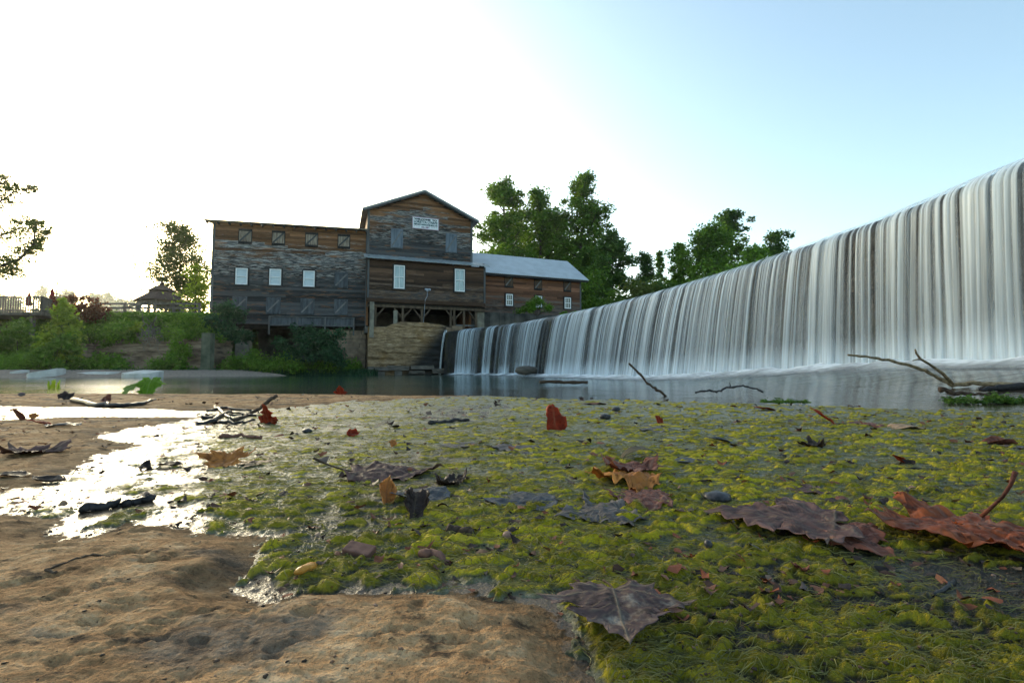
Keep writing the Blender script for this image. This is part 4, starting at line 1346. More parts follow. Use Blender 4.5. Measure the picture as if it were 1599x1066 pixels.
def clusters_to_leaves(cen, rad, n_total, r, shell=0.55, soft=0.0):
    cen = np.asarray(cen); rad = np.asarray(rad)
    pw = rad ** 2; pw = pw / pw.sum()
    idx = r.choice(len(cen), n_total, p=pw)
    q = r.normal(0, 1, (n_total, 3)); q /= np.linalg.norm(q, axis=1)[:, None]
    rr = r.uniform(0, 1, n_total) ** (1 - shell)
    q = q * rr[:, None] * np.array([1, 1, 0.75])
    if soft:
        q = q * (1 + soft * np.minimum(r.exponential(0.5, n_total), 1.1))[:, None]
    return cen[idx] + q * rad[idx][:, None]

def wiggle(a, b, r, n=6, amp=0.06, sag=0.0):
    a = np.array(a, float); b = np.array(b, float)
    L = np.linalg.norm(b - a)
    off = np.cumsum(r.normal(0, amp * L / n, (n + 1, 3)), 0); off -= off[0]
    off -= np.linspace(0, 1, n + 1)[:, None] * off[-1]
    t_ = np.linspace(0, 1, n + 1)[:, None]
    p = a + (b - a) * t_ + off
    p[:, 2] += sag * L * np.sin(np.pi * t_[:, 0])
    return p

M_BARK = simple_mat("bark", (0.11, 0.085, 0.065), (0.05, 0.038, 0.03), 6, 0.9, 0.5, (1, 1, 0.3))
M_BARKP = simple_mat("pale_bark", (0.24, 0.22, 0.18), (0.10, 0.09, 0.07), 3, 0.9, 0.4, (1, 1, 0.4))
LEAFM = {
    "mid": foliage_mat("foliage_mid", (0.03, 0.075, 0.012), (0.15, 0.26, 0.038)),
    "dark": foliage_mat("foliage_dark", (0.022, 0.058, 0.014), (0.1, 0.185, 0.04)),
    "fresh": foliage_mat("foliage_fresh", (0.045, 0.115, 0.014), (0.18, 0.32, 0.04)),
    "lime": foliage_mat("foliage_lime", (0.085, 0.15, 0.016), (0.30, 0.40, 0.050), 0.4),
    "olive": foliage_mat("foliage_olive", (0.05, 0.075, 0.016), (0.14, 0.17, 0.042), 0.4),
    "red": foliage_mat("foliage_red", (0.060, 0.025, 0.014), (0.16, 0.055, 0.025), 0.35, vary=(0.20, 0.05, 0.03)),
    "blue": foliage_mat("foliage_bluegreen", (0.016, 0.045, 0.024), (0.055, 0.12, 0.055), 0.25),
}
def make_tree(name, label, base, h, Rw, leaf, nleaf, lsize, seed, group=None, t0=0.18, limbs=22, shape="oval", lift=(0.15, 0.9), crad=0.16, bark=None, cat="tree", trunk_r=None, subs=4, sway=(0, 0)):
    r = np.random.default_rng(seed)
    th = thing(name, label, cat, tuple(base), group)
    mb = MB()
    tr = trunk_r or max(0.05, h * 0.016)
    tip = np.array([sway[0], sway[1], h * 0.93])
    tp = wiggle((0, 0, -0.3), tip, r, 9, 0.05)
    mb.tube(tp, [tr * (1 - 0.88 * k / 9.0) + 0.01 for k in range(10)], 7)
    cen, rad = [], []
    for i in range(limbs):
        q = (i + 0.5) / limbs
        t_ = t0 + (0.97 - t0) * q
        if shape == "oval": pr = math.sin(math.pi * min(1, 0.12 + 0.88 * q)) ** 0.6
        elif shape == "cone": pr = (1 - q) ** 0.8 * 1.1 + 0.05
        elif shape == "round": pr = math.sqrt(max(0.02, 1 - (2 * q - 1) ** 2))
        else: pr = 0.45 + 0.6 * math.sin(math.pi * q)       # "column"
        az = i * 2.399963 + r.normal(0, 0.35)
        L = Rw * pr * r.uniform(0.65, 1.28)
        el = lift[0] + (lift[1] - lift[0]) * q + r.normal(0, 0.15)
        f = t_ / 0.93 * 9
        k0 = int(min(8, f)); a = tp[k0] + (tp[k0 + 1] - tp[k0]) * (min(f, 9) - k0)
        b = a + np.array([math.cos(az) * math.cos(el), math.sin(az) * math.cos(el), math.sin(el)]) * L
        lp = wiggle(a, b, r, 5, 0.10, -0.05)
        lr = tr * 0.42 * (1 - 0.6 * q)
        mb.tube(lp, [lr * (1 - 0.8 * k / 5.0) + 0.004 for k in range(6)], 5, False)
        for s_ in range(subs + 2):
            g = 0.25 + 0.65 * (s_ + r.uniform(0, 1)) / (subs + 2) * 1.1
            g = min(g, 0.999)
            kk = int(min(4, g * 5)); c0 = lp[kk] + (lp[kk + 1] - lp[kk]) * (g * 5 - kk)
            c = c0 + r.normal(0, 1, 3) * np.array([1, 1, 0.7]) * L * 0.20
            if s_ % 2 == 0:
                mb.tube([c0, (c0 + c) / 2 + r.normal(0, 0.02, 3) * L, c], [lr * 0.3 + 0.004, lr * 0.2 + 0.003, 0.004], 4, False)
            cen.append(c); rad.append(Rw * crad * 1.25 * r.uniform(0.5, 1.45) * (0.6 + 0.4 * pr))
    cen.append(tp[-1]); rad.append(Rw * crad)
    link("trunk", mb.mesh("trunk", True), bark or M_BARK, th)
    C = clusters_to_leaves(cen, rad, int(nleaf * 1.45), r, 0.4, 0.7)
    V, F = leaf_quads(C, lsize * 0.85, r)
    link("crown", fastmesh("crown", V, F), LEAFM[leaf], th)
    return th

def make_shrub(name, label, base, size, leaf, nleaf, lsize, seed, clumps=26, group=None, cat="shrub", stems=6, crad=0.30, narrow=0.55, droop=0.25, cover="foliage"):
    """a bush: stems that fan out, leaf clumps over an uneven dome; size = (rx, ry, h)"""
    r = np.random.default_rng(seed)
    th = thing(name, label, cat, tuple(base), group)
    cen, rad = [], []
    mb = MB()
    for i in range(clumps):
        a = i * 2.399963 + r.normal(0, 0.3)
        q = math.sqrt((i + 0.5) / clumps)
        hgt = size[2] * (1 - q ** 2.2 * 0.75) * r.uniform(0.35, 1.12)
        c = np.array([math.cos(a) * q * size[0] * r.uniform(0.8, 1.25), math.sin(a) * q * size[1], hgt * 0.92])
        cen.append(c); rad.append(crad * min(size) * r.uniform(0.35, 1.25))
        if i % max(1, clumps // stems) == 0:
            mb.tube(wiggle((c[0] * 0.1, c[1] * 0.1, -0.15), c, r, 4, 0.08), [0.03, 0.024, 0.018, 0.012, 0.006], 5, False)
    link("stem", mb.mesh("stem", True), M_BARK, th)
    C = clusters_to_leaves(cen, rad, int(nleaf * 1.25), r, 0.35, 0.9)
    C[:, 2] = np.maximum(C[:, 2], 0.02)
    V, F = leaf_quads(C, lsize, r, narrow=narrow, droop=droop)
    link(cover, fastmesh(cover, V, F), LEAFM[leaf], th)
    return th

# ---- tall trees behind the right wing and along the pool
BASE_Z = 3.4
def tree_px(name, label, px, top, Y, rpx, leaf, nleaf, lsize, seed, **kw):
    b = P(px, 500, Y)
    h = P(px, top, Y).z - BASE_Z
    return make_tree(name, label, (b.x, Y, BASE_Z), h, rpx * Y / FPX, leaf, nleaf, lsize, seed, **kw)
GRP = "trees beyond the dam and right wing"
tree_px("tall_tree", "tall ragged green tree rising just right of the mill tower gable", 787, 280, 60, 52, "mid", 11500, 0.50, 201, group=GRP, limbs=26, lift=(0.3, 1.15), crad=0.17)
tree_px("tall_tree", "middle of the three tall trees behind the corrugated roof", 843, 296, 63, 46, "mid", 10000, 0.50, 202, group=GRP, limbs=24, lift=(0.3, 1.1), crad=0.20)
tree_px("tall_tree", "tallest tree, leaning out over the end of the corrugated roof", 897, 270, 62, 50, "mid", 12500, 0.52, 203, group=GRP, limbs=28, lift=(0.25, 1.0), crad=0.17, sway=(1.2, 0))
tree_px("dark_tree", "narrow dark tree standing alone between the tall trees and the waterfall crest", 957, 360, 55, 38, "dark", 8000, 0.42, 204, group=GRP, limbs=22, lift=(0.0, 0.9), crad=0.19)
tree_px("small_tree", "low dark tree just above the lowest dip of the far crest", 1008, 392, 58, 24, "dark", 3800, 0.42, 205, group=GRP, crad=0.22)
tree_px("pointed_tree", "slim pointed tree between the low dark tree and the broad green crowns", 1032, 386, 62, 14, "mid", 2500, 0.42, 206, group=GRP, shape="cone", crad=0.3)
tree_px("green_tree", "fresh green tree at the left edge of the broad wooded clump", 1062, 378, 56, 28, "fresh", 4800, 0.42, 207, group=GRP, crad=0.22)
tree_px("broad_tree", "broad dense green crown in the middle of the wooded clump", 1110, 356, 52, 46, "mid", 11000, 0.40, 208, group=GRP, limbs=30, shape="round", crad=0.22, t0=0.12)
tree_px("emergent_tree", "open crowned tree standing highest above the wooded clump", 1146, 322, 60, 36, "dark", 7000, 0.46, 209, group=GRP, limbs=26, crad=0.18, lift=(0.2, 1.0))
tree_px("bright_tree", "low bright green tree beside the crest of the waterfall", 1180, 386, 48, 32, "fresh", 6000, 0.36, 210, group=GRP, shape="round", crad=0.24, t0=0.1)
tree_px("dark_tree", "dark rounded tree at the right end of the wooded clump", 1214, 360, 58, 32, "dark", 5500, 0.42, 211, group=GRP, shape="round", crad=0.19)
tree_px("round_tree", "rounded tree filling the gap right of the tower gable", 806, 350, 70, 44, "mid", 9000, 0.5, 212, group=GRP, shape="round", crad=0.26, t0=0.1)
tree_px("round_tree", "rounded tree filling the gap below the tallest crown", 872, 345, 72, 48, "fresh", 9000, 0.5, 213, group=GRP, shape="round", crad=0.26, t0=0.1)
tree_px("round_tree", "rounded tree behind the end of the corrugated roof", 925, 385, 66, 34, "mid", 7000, 0.46, 214, group=GRP, shape="round", crad=0.26, t0=0.1)
GR2 = "undergrowth along the pool"
for i, (px, top, Y, rx, leaf, lb) in enumerate((
        (925, 418, 50, 2.6, "mid", "rounded green bush directly behind the end of the corrugated roof"),
        (960, 440, 47, 2.4, "mid", "rounded bush at the foot of the narrow dark tree"),
        (1000, 436, 46, 2.3, "olive", "yellowish bush in the notch right of the narrow dark tree"),
        (1040, 425, 46, 2.4, "dark", "dark bush under the slim pointed tree"),
        (1085, 412, 44, 2.6, "mid", "bush below the broad dense crown"),
        (1140, 400, 44, 2.6, "fresh", "bright bush below the highest tree"),
        (860, 415, 54, 3.6, "mid", "bush showing just above the ridge of the corrugated roof"),
        (775, 395, 56, 3.0, "mid", "bush between the tower gable and the corrugated roof"))):
    b = P(px, 500, Y)
    make_shrub("bush", lb, (b.x, Y, 2.8), (rx, rx, P(px, top, Y).z - 2.8), leaf, 3800, 0.34, 300 + i, 34, GR2, crad=0.42)

# shrub growing on the ledge of the right wing
b = P(838, 488, 39.3)
make_shrub("weeping_shrub", "feathery green shrub growing on the ledge in front of the right wing windows", (b.x, 39.3, 4.85), (1.25, 0.5, 1.25), "fresh", 2600, 0.20, 330, 26, crad=0.55, narrow=0.22, droop=0.6)
for i, (px, w, lb) in enumerate(((882, 0.35, "small leafy weed under the third window of the right wing"), (897, 0.5, "low weed on the ledge near the outer corner of the right wing"))):
    b = P(px, 490, 40.6)
    make_shrub("weed", lb, (b.x, 40.6, 4.7), (w, 0.3, 0.55), "fresh", 260, 0.14, 340 + i, 8, "weeds on the right wing ledge", cat="weed", stems=3, crad=0.5)

# ================================================================== LEFT BANK
def tz(x, y):
    return float(terrain_h(np.array([x]), np.array([y]))[0])
# stone revetment
FW = wall_frame(P(132, 550, 29.2).x, 29.2, R(3.0))
uw = lambda px, py: (u_at(FW, px), z_at(FW, u_at(FW, px), py))
_top = [uw(128, 531), uw(150, 527), uw(200, 529), uw(240, 524), uw(262, 530), uw(300, 527), uw(332, 529)]
_v, _f = rock_face(FW, _top[0][0], _top[-1][0], 0.0, ([a for a, b in _top], [b for a, b in _top]), 0.0, 0.16, 81, 100, 44, 2.2, 5.0)
t = NT("bank_rock")
_p = t.pos()
_l = t.noise(t.mapped(_p, (0.6, 0.6, 4.0)), 1.5, 6, 0.65)
_c = t.ramp(_l, [(0.30, (0.06, 0.040, 0.030)), (0.48, (0.20, 0.14, 0.10)), (0.66, (0.38, 0.29, 0.21))])
M_BROCK = t.done(t.bsdf(_c, 0.9, t.bump(_l, 0.8, 0.1), 0.2))
rw = thing("stone_revetment", "low brown layered stone wall holding the overgrown left bank", "wall", FW(4, 0, 0))
link("rock_face", fastmesh("rock_face", _v - np.array(rw.location), _f, False), M_BROCK, rw)
M_CONCG = simple_mat("mossy_concrete", (0.13, 0.14, 0.10), (0.05, 0.058, 0.04), 2.2, 0.9, 0.35)
for px, w, y0, lb in ((133, 0.50, 537, "square brown stone post at the left end of the low revetment"), (324, 0.52, 520, "pale concrete post in front of the left corner of the mill")):
    mb = MB(); u = u_at(FW, px, 0.5); zt = z_at(FW, u, y0, 0.5)
    mb.fbox(FW, u - w / 2, u + w / 2, 0.25, 0.72, -0.1, zt)
    mb.fbox(FW, u - w / 2 - 0.10, u + w / 2 + 0.10, 0.18, 0.80, -0.1, 0.38)
    single("stone_post", mb, M_BROCK if px < 200 else M_CONCG, lb, "post")

# gravel bar and pale slabs
_gx = np.linspace(-60, -13.5, 170); _gy = np.linspace(17.5, 29.5, 60)
_GX, _GY = np.meshgrid(_gx, _gy)
_near = np.interp(_GX, [-60, -30, -22, -16.5, -13.5], [17.8, 18.6, 20.5, 24.0, 28]) + 0.5 * fbm(_GX * 0.5, _GY * 0.2, 91, 3)
_GZ = -0.22 + 0.50 * sstep(0, 6.0, _GY - _near) ** 0.7 + 0.03 * fbm(_GX * 0.9, _GY * 0.9, 92, 4)
M_GRAVEL = simple_mat("gravel", (0.33, 0.26, 0.21), (0.17, 0.13, 0.105), 9, 0.9, 0.6, bd=0.03)
tag(link("gravel_bar", fastmesh("gravel_bar", np.stack([_GX, _GY, _GZ], -1).reshape(-1, 3), grid_faces(60, 170), True), M_GRAVEL), kind="structure")
M_WSLAB = simple_mat("pale_limestone", (0.62, 0.61, 0.58), (0.42, 0.40, 0.37), 2.5, 0.85, 0.3)
def slab_rock(px0, px1, py0, py1, Y, tilt, lb, dy=1.0):
    a, b = P(px0, py1, Y), P(px1, py1, Y)
    h = P(px0, py0, Y).z - a.z
    r = random.Random(px0)
    n = 9
    mb = MB(); bot = []; top = []
    for k in range(n):
        an = 2 * math.pi * k / n
        x = (a.x + b.x) / 2 + math.cos(an) * (b.x - a.x) / 2 * r.uniform(0.8, 1.0)
        y = Y + dy + math.sin(an) * dy * r.uniform(0.8, 1.0)
        bot.append((x, y, a.z - 0.15)); top.append((x * 1.0, y, a.z + h * (0.75 + 0.25 * math.sin(an)) * r.uniform(0.85, 1.05) + tilt * (x - (a.x + b.x) / 2)))
    v = bot + top + [((a.x + b.x) / 2, Y + dy, a.z + h)]
    f = [(k, (k + 1) % n, n + (k + 1) % n, n + k) for k in range(n)] + [(n + k, n + (k + 1) % n, 2 * n) for k in range(n)]
    mb.add(v, f)
    single("limestone_slab", mb, M_WSLAB, lb, "rock", "pale slabs on the gravel bar")
slab_rock(27, 56, 577, 588, 22, 0.35, "tilted white slab near the left end of the gravel bar")
slab_rock(9, 22, 577.5, 583, 23, 0.1, "smallest white slab, leftmost on the gravel bar", 0.5)
slab_rock(88, 168, 580, 584.5, 24, 0.0, "long flat white slab in the middle of the gravel bar", 0.8)
slab_rock(172, 232, 577.5, 589, 22.5, 0.0, "largest white slab at the right end of the gravel bar", 0.8)

# ground cover on the slope
def slope_cover(name, label, n, x0, x1, dy0, dy1, hgt, lsize, leaf, seed, dens=None, clump=0.7):
    r = np.random.default_rng(seed)
    m = int(n * 2.2)
    X = r.uniform(x0, x1, m)
    foot = np.interp(X, [-200, -60, -24, -20, -18, -11.5, -10.5, -4], [34, 29.5, 28.8, 29.5, 31.5, 33.0, 35.6, 37.5])
    Y = foot + r.uniform(dy0, dy1, m)
    c = fbm(X * clump, Y * clump, seed, 3)
    keep = np.nonzero(r.uniform(0, 1, m) < sstep(-0.6, 0.4, c))[0][:n]
    X, Y, c = X[keep], Y[keep], c[keep]
    Z = np.maximum(terrain_h(X, Y), 0.05) + r.uniform(0, 1, len(X)) ** 1.3 * hgt * (0.35 + 1.1 * np.clip(c + 0.4, 0, 1.2))
    V, F = leaf_quads(np.stack([X, Y, Z], 1), lsize, r)
    tag(link(name, fastmesh(name, V, F), LEAFM[leaf]), label, "ground cover", kind="stuff")
slope_cover("ivy_cover", "dark tangled vines covering the left bank slope", 44000, -46, -19.0, 0.3, 3.8, 0.65, 0.20, "mid", 401)
slope_cover("low_weeds", "fresh green weeds along the foot of the left bank", 9000, -46, -24, -0.9, 1.2, 0.8, 0.20, "fresh", 402)
slope_cover("weeds_under_mill", "dark weeds covering the ground under the long wing", 9000, -20.5, -10.8, -1.6, 3.0, 0.8, 0.20, "mid", 403)
def grass_blades(name, label, n, fx, seed, h, w, leaf, lean=0.35):
    r = np.random.default_rng(seed)
    X, Y, Z = fx(r, n)
    n = len(X)
    a = r.uniform(0, 2 * np.pi, n); H = h * r.uniform(0.5, 1.2, n); l = H * lean * r.uniform(0, 1.6, n)
    dx, dy = np.cos(a), np.sin(a)
    W = w * r.uniform(0.6, 1.3, n)
    p0 = np.stack([X, Y, Z], 1); s = np.stack([-dy * W, dx * W, 0 * W], 1)
    p1 = p0 + np.stack([dx * l * 0.35, dy * l * 0.35, H * 0.6], 1); p2 = p0 + np.stack([dx * l, dy * l, H], 1)
    V = np.stack([p0 - s, p0 + s, p1 + s * 0.7, p1 - s * 0.7, p2 + s * 0.1, p2 - s * 0.1], 1).reshape(-1, 3)
    b = (np.arange(n) * 6)[:, None]
    F = np.concatenate([b + np.array([[0, 1, 2, 3]]), b + np.array([[3, 2, 4, 5]])])
    return tag(link(name, fastmesh(name, V, F), LEAFM[leaf]), label, "grass", kind="stuff")
def _strip(r, n):
    X = r.uniform(-22.5, -9.5, n); Y = np.interp(X, [-22.5, -18, -13, -9.5], [25.0, 28.0, 30.5, 33.2]) + r.uniform(0, 2.6, n) ** 1
    k = fbm(X * 0.8, Y * 0.5, 411, 3) > -0.25
    return X[k], Y[k], np.full(k.sum(), -0.1)
grass_blades("river_sedge", "bluish green sedge fringing the water below the mill", 9000, _strip, 410, 0.42, 0.022, "blue", 0.8)
def _lawn(r, n):
    X = r.uniform(-34, -18, n); Y = r.uniform(32.2, 36.5, n)
    return X, Y, terrain_h(X, Y) - 0.02
grass_blades("lawn_grass", "short green lawn grass on top of the left bank", 16000, _lawn, 412, 0.16, 0.02, "fresh")

def shrub_px(name, label, px, py0, py1, Y, rpx, leaf, n, ls, seed, **kw):
    b = P(px, py1, Y); h = P(px, py0, Y).z - b.z
    w = rpx * Y / FPX
    return make_shrub(name, label, (b.x, Y, b.z), (w, w * 0.7, h), leaf, n, ls, seed, **kw)
shrub_px("lime_bush", "tall yellow green leafy bush standing in front of the timber deck", 95, 462, 577, 26.8, 25, "lime", 3600, 0.22, 501, clumps=46, crad=0.42)
shrub_px("green_bush", "green bush spreading at the foot of the yellow green bush", 88, 520, 578, 26.2, 33, "mid", 3000, 0.20, 502, clumps=34, crad=0.36)
shrub_px("red_bush", "reddish brown bush between the deck and the rail fence", 128, 454, 505, 32.2, 37, "red", 3400, 0.17, 503, clumps=40, crad=0.34)
shrub_px("yellow_seedling", "small bright yellow green seedling on the bank above the stone wall", 215, 497, 522, 29.3, 10, "lime", 420, 0.15, 504, clumps=12, crad=0.5)
shrub_px("bank_bush", "bush overhanging the stone wall left of the root tangle", 190, 505, 536, 29.6, 32, "fresh", 2400, 0.18, 505, clumps=30, crad=0.55)
shrub_px("bank_bush", "dark bush just right of the yellow green bush on the bank", 145, 503, 545, 29.4, 28, "mid", 2400, 0.18, 506, clumps=30, crad=0.42)
shrub_px("hanging_vine", "green vine hanging down the stone wall right of the root tangle", 279, 520, 566, 28.7, 13, "fresh", 1500, 0.15, 507, clumps=20, crad=0.9, cat="vine")
shrub_px("bank_bush", "bush on the bank between the root tangle and the mill", 296, 493, 534, 30.0, 32, "mid", 3800, 0.18, 508, clumps=36, crad=0.40)
shrub_px("climbing_vine", "dark blue green vine climbing the left corner of the mill", 350, 476, 540, 31.6, 36, "blue", 3600, 0.20, 509, clumps=38, crad=0.36, cat="vine")
shrub_px("sumac", "large dark shrub with spreading tiers under the long wing", 486, 494, 578, 31.6, 50, "blue", 5200, 0.26, 510, clumps=44, crad=0.30, narrow=0.35)
shrub_px("weed_clump", "bright weed clump left of the dark tiered shrub", 385, 545, 582, 30.0, 30, "mid", 1600, 0.17, 511, clumps=22, crad=0.5, cat="weeds")
shrub_px("weed_clump", "bright weeds at the foot of the dark tiered shrub", 440, 558, 583, 30.5, 34, "mid", 1600, 0.17, 512, clumps=22, crad=0.5, cat="weeds")
shrub_px("reed_clump", "tall grassy weeds at the foot of the bank below the deck", 45, 548, 579, 26.4, 40, "fresh", 2600, 0.30, 513, clumps=30, crad=0.55, narrow=0.12, droop=-0.7, cat="weeds")
shrub_px("deck_bush", "dark bush under the edge of the timber deck", 22, 500, 575, 28.2, 44, "mid", 4200, 0.20, 514, clumps=40, crad=0.34)
shrub_px("wall_fern", "leafy weeds at the foot of the stone wall beside the stone post", 165, 552, 580, 28.2, 26, "fresh", 1500, 0.18, 515, clumps=20, crad=0.6, cat="weeds")
shrub_px("wall_fern", "leafy weeds at the foot of the stone wall under the hanging vine", 262, 560, 580, 28.2, 28, "mid", 1400, 0.16, 516, clumps=20, crad=0.6, cat="weeds")

# root tangle
rt = thing("root_tangle", "tangled grey brown tree roots hanging over the stone wall", "roots", tuple(P(238, 530, 28.9)))
mb = MB()
c0 = P(238, 517, 29.0)
rr = np.random.default_rng(55)
for k in range(46):
    a = np.array(c0) + rr.normal(0, 1, 3) * np.array([0.32, 0.22, 0.26])
    b = a + rr.normal(0, 1, 3) * np.array([0.35, 0.2, 0.42]) + np.array([0, -0.1, -0.2])
    mb.tube(wiggle(a, b, rr, 7, 0.5), [0.035 * rr.uniform(0.4, 1.2) * (1 - 0.6 * q / 7.0) for q in range(8)], 5, False)
mb.tube([c0 + Vector((-0.1, 0, 0.3)), c0 + Vector((0.25, -0.1, 0.75)), c0 + Vector((0.3, -0.1, 0.9))], [0.05, 0.03, 0.015], 5)
part("root", mb, M_BARKP, rt, True)

# ---- timber deck at the left edge
M_DECK = simple_mat("deck_timber", (0.20, 0.18, 0.165), (0.10, 0.088, 0.08), 3, 0.85, 0.3, (1, 1, 0.4))
dk = thing("timber_deck", "weathered timber deck with slatted railing standing over the left bank", "deck", tuple(P(30, 500, 30.0)))
zd, zr = P(0, 487, 30.0).z, P(0, 463.5, 30.0).z
c1 = Vector((P(65, 480, 30).x, 30.0, 0)); c0 = Vector((c1.x - 8.0, 30.0, 0)); c2 = Vector((P(92, 480, 32.2).x, 32.2, 0)); c3 = c0 + Vector((0, 4.5, 0))
c2b = Vector((c2.x, 34.5, 0))
mb = MB()
mb.add([(p_.x, p_.y, zd - 0.18) for p_ in (c0, c1, c2, c2b, c3)] + [(p_.x, p_.y, zd) for p_ in (c0, c1, c2, c2b, c3)], [(4, 3, 2, 1, 0), (5, 6, 7, 8, 9)] + [(k, (k + 1) % 5, 5 + (k + 1) % 5, 5 + k) for k in range(5)])
part("floor", mb, M_DECK, dk)
for a, b in ((c0, c1), (c1, c2)):
    mb = MB(); mb.bar(Vector((a.x, a.y, zr)), Vector((b.x, b.y, zr)), 0.12, 0.06); part("top_rail", mb, M_DECK, dk)
    mb = MB(); mb.bar(Vector((a.x, a.y - 0.01, zd + 0.10)), Vector((b.x, b.y - 0.01, zd + 0.10)), 0.05, 0.09); part("bottom_rail", mb, M_DECK, dk)
    n = int((b - a).length / 0.155)
    for k in range(n + 1):
        p_ = a + (b - a) * (k / n)
        mb = MB(); big = k % 12 == 0
        mb.box((p_.x, p_.y - 0.045, (zd + zr) / 2 - 0.02 + (0.03 if big else 0)), (0.10 if big else 0.055, 0.04, zr - zd + (0.14 if big else 0.02)))
        part("post" if big else "baluster", mb, M_DECK, dk)
for p_ in (c0 + Vector((1, 0.5, 0)), c1 + Vector((-1.0, 0.5, 0)), c2 + Vector((-0.8, 0.4, 0)), (c0 + c1) / 2 + Vector((0, 0.6, 0))):
    mb = MB(); mb.box((p_.x, p_.y, zd / 2), (0.2, 0.2, zd - 0.18)); part("support_post", mb, M_DECK, dk)
M_UMB = simple_mat("umbrella_red", (0.30, 0.035, 0.03), (0.2, 0.02, 0.02), 4, 0.8, 0.2)
for px, top, lb in ((44.5, 455, "closed red parasol farther from the deck corner"), (80.5, 449, "closed red parasol nearest the deck corner")):
    b = P(px, 480, 31.4)
    zt = P(px, top, 31.4).z
    um = thing("closed_parasol", lb, "parasol", (b.x, 31.4, zd), "closed parasols on the deck")
    mb = MB(); mb.tube([(b.x, 31.4, zd), (b.x, 31.4, zt - 0.05)], 0.025, 6); part("pole", mb, M_DECK, um)
    mb = MB(); zz = np.linspace(zt - 0.95, zt, 8)
    mb.tube([(b.x, 31.4, z) for z in zz], [0.15, 0.19, 0.16, 0.13, 0.11, 0.09, 0.05, 0.015], 9); part("canopy", mb, M_UMB, um, True)

# ---- rail fence on the lawn
fe = thing("rail_fence", "weathered three rail timber fence along the top of the left bank", "fence", tuple(P(230, 490, 34.6)))
fp = [P(px, 480, 34.6) for px in (150, 195, 232, 272, 312)]
for k, p_ in enumerate(fp):
    mb = MB(); mb.box((p_.x, 34.6, 4.55), (0.13, 0.13, 1.05)); part("post", mb, M_DECK, fe)
    if k:
        q = fp[k - 1]
        for z in (4.98, 4.68, 4.36):
            mb = MB(); mb.box(((p_.x + q.x) / 2, 34.52, z + 0.01 * (k % 2)), (p_.x - q.x - 0.01, 0.05, 0.12)); part("rail", mb, M_DECK, fe)
mb = MB(); mb.bar((fp[1].x, 34.46, 4.72), (fp[2].x + 0.2, 34.46, 5.05), 0.05, 0.10); part("brace", mb, M_DECK, fe)

# ---- gazebo
M_SHING = simple_mat("gazebo_shingle", (0.11, 0.075, 0.06), (0.06, 0.04, 0.034), 6, 0.9, 0.4)
gY = 48.0; g0 = P(251, 480, gY)
gz_ = thing("gazebo", "octagonal wooden gazebo with two tier shingled roof on the lawn", "gazebo", (g0.x, gY, 4.15))
def octo(r_, z, rot=R(22.5)): return [(g0.x + r_ * math.cos(rot + k * math.pi / 4), gY + r_ * math.sin(rot + k * math.pi / 4), z) for k in range(8)]
zE, zT, zP = P(0, 471, gY).z, P(0, 454.5, gY).z, P(0, 438, gY).z
mb = MB(); mb.add(octo(2.0, 4.15) + octo(2.0, 4.35), [tuple(range(8))[::-1], tuple(range(8, 16))] + [(k, (k + 1) % 8, 8 + (k + 1) % 8, 8 + k) for k in range(8)]); part("floor", mb, M_DECK, gz_)
mb = MB(); mb.add(octo(2.28, zE - 0.05) + octo(2.28, zE + 0.05) + octo(0.95, zT - 0.12) + octo(0.95, zT - 0.25), [(8 * a + k, 8 * a + (k + 1) % 8, 8 * b_ + (k + 1) % 8, 8 * b_ + k) for a, b_ in ((0, 1), (1, 2), (3, 0)) for k in range(8)]); rf = part("roof", mb, M_SHING, gz_)
mb = MB(); mb.add(octo(1.15, zT - 0.05) + octo(1.15, zT + 0.04) + octo(0.12, zP - 0.45), [(8 * a + k, 8 * a + (k + 1) % 8, 8 * b_ + (k + 1) % 8, 8 * b_ + k) for a, b_ in ((0, 1), (1, 2)) for k in range(8)] + [tuple(range(8))[::-1]]); part("upper_roof", mb, M_SHING, gz_)
mb = MB(); mb.tube([(g0.x, gY, zP - 0.5), (g0.x, gY, zP - 0.3), (g0.x, gY, zP - 0.2), (g0.x, gY, zP)], [0.16, 0.2, 0.1, 0.03], 8); part("finial", mb, M_SHING, gz_)
pp = octo(1.9, 0)
for k in range(8):
    x, y, _ = pp[k]; x2, y2, _ = pp[(k + 1) % 8]
    mb = MB(); mb.box((x, y, (4.35 + zE) / 2), (0.14, 0.14, zE - 4.35)); part("post", mb, M_DECK, gz_)
    mb = MB(); mb.bar((x, y, zE - 0.18), (x2, y2, zE - 0.18), 0.06, 0.16)
    for s_ in range(6):
        q = (s_ + 0.5) / 6.0; mb.box((x + (x2 - x) * q, y + (y2 - y) * q, zE - 0.32), (0.07, 0.07, 0.16))
    part("fretwork", mb, M_DECK, gz_)
    if k != 5:
        mb = MB(); mb.bar((x, y, 5.2), (x2, y2, 5.2), 0.06, 0.08); mb.bar((x, y, 4.5), (x2, y2, 4.5), 0.05, 0.07)
        for s_ in range(7):
            q = (s_ + 0.5) / 7.0; mb.box((x + (x2 - x) * q, y + (y2 - y) * q, 4.85), (0.04, 0.04, 0.68))
        part("balustrade", mb, M_DECK, gz_)

# ---- trees of the left bank
def tree_left(name, label, px, top, Y, rpx, leaf, nleaf, ls, seed, **kw):
    b = P(px, 500, Y); bz = kw.pop("bz", 4.1)
    return make_tree(name, label, (b.x, Y, bz), P(px, top, Y).z - bz, rpx * Y / FPX, leaf, nleaf, ls, seed, **kw)
tree_left("gazebo_tree", "airy conical tree rising right behind the gazebo", 276, 356, 53, 44, "olive", 19000, 0.28, 601, shape="column", limbs=40, lift=(-0.15, 0.6), crad=0.24)
tree_left("broadleaf_sapling", "large leaved sapling between the gazebo and the mill corner", 304, 414, 38.5, 25, "lime", 900, 0.30, 602, limbs=16, crad=0.30, t0=0.05)
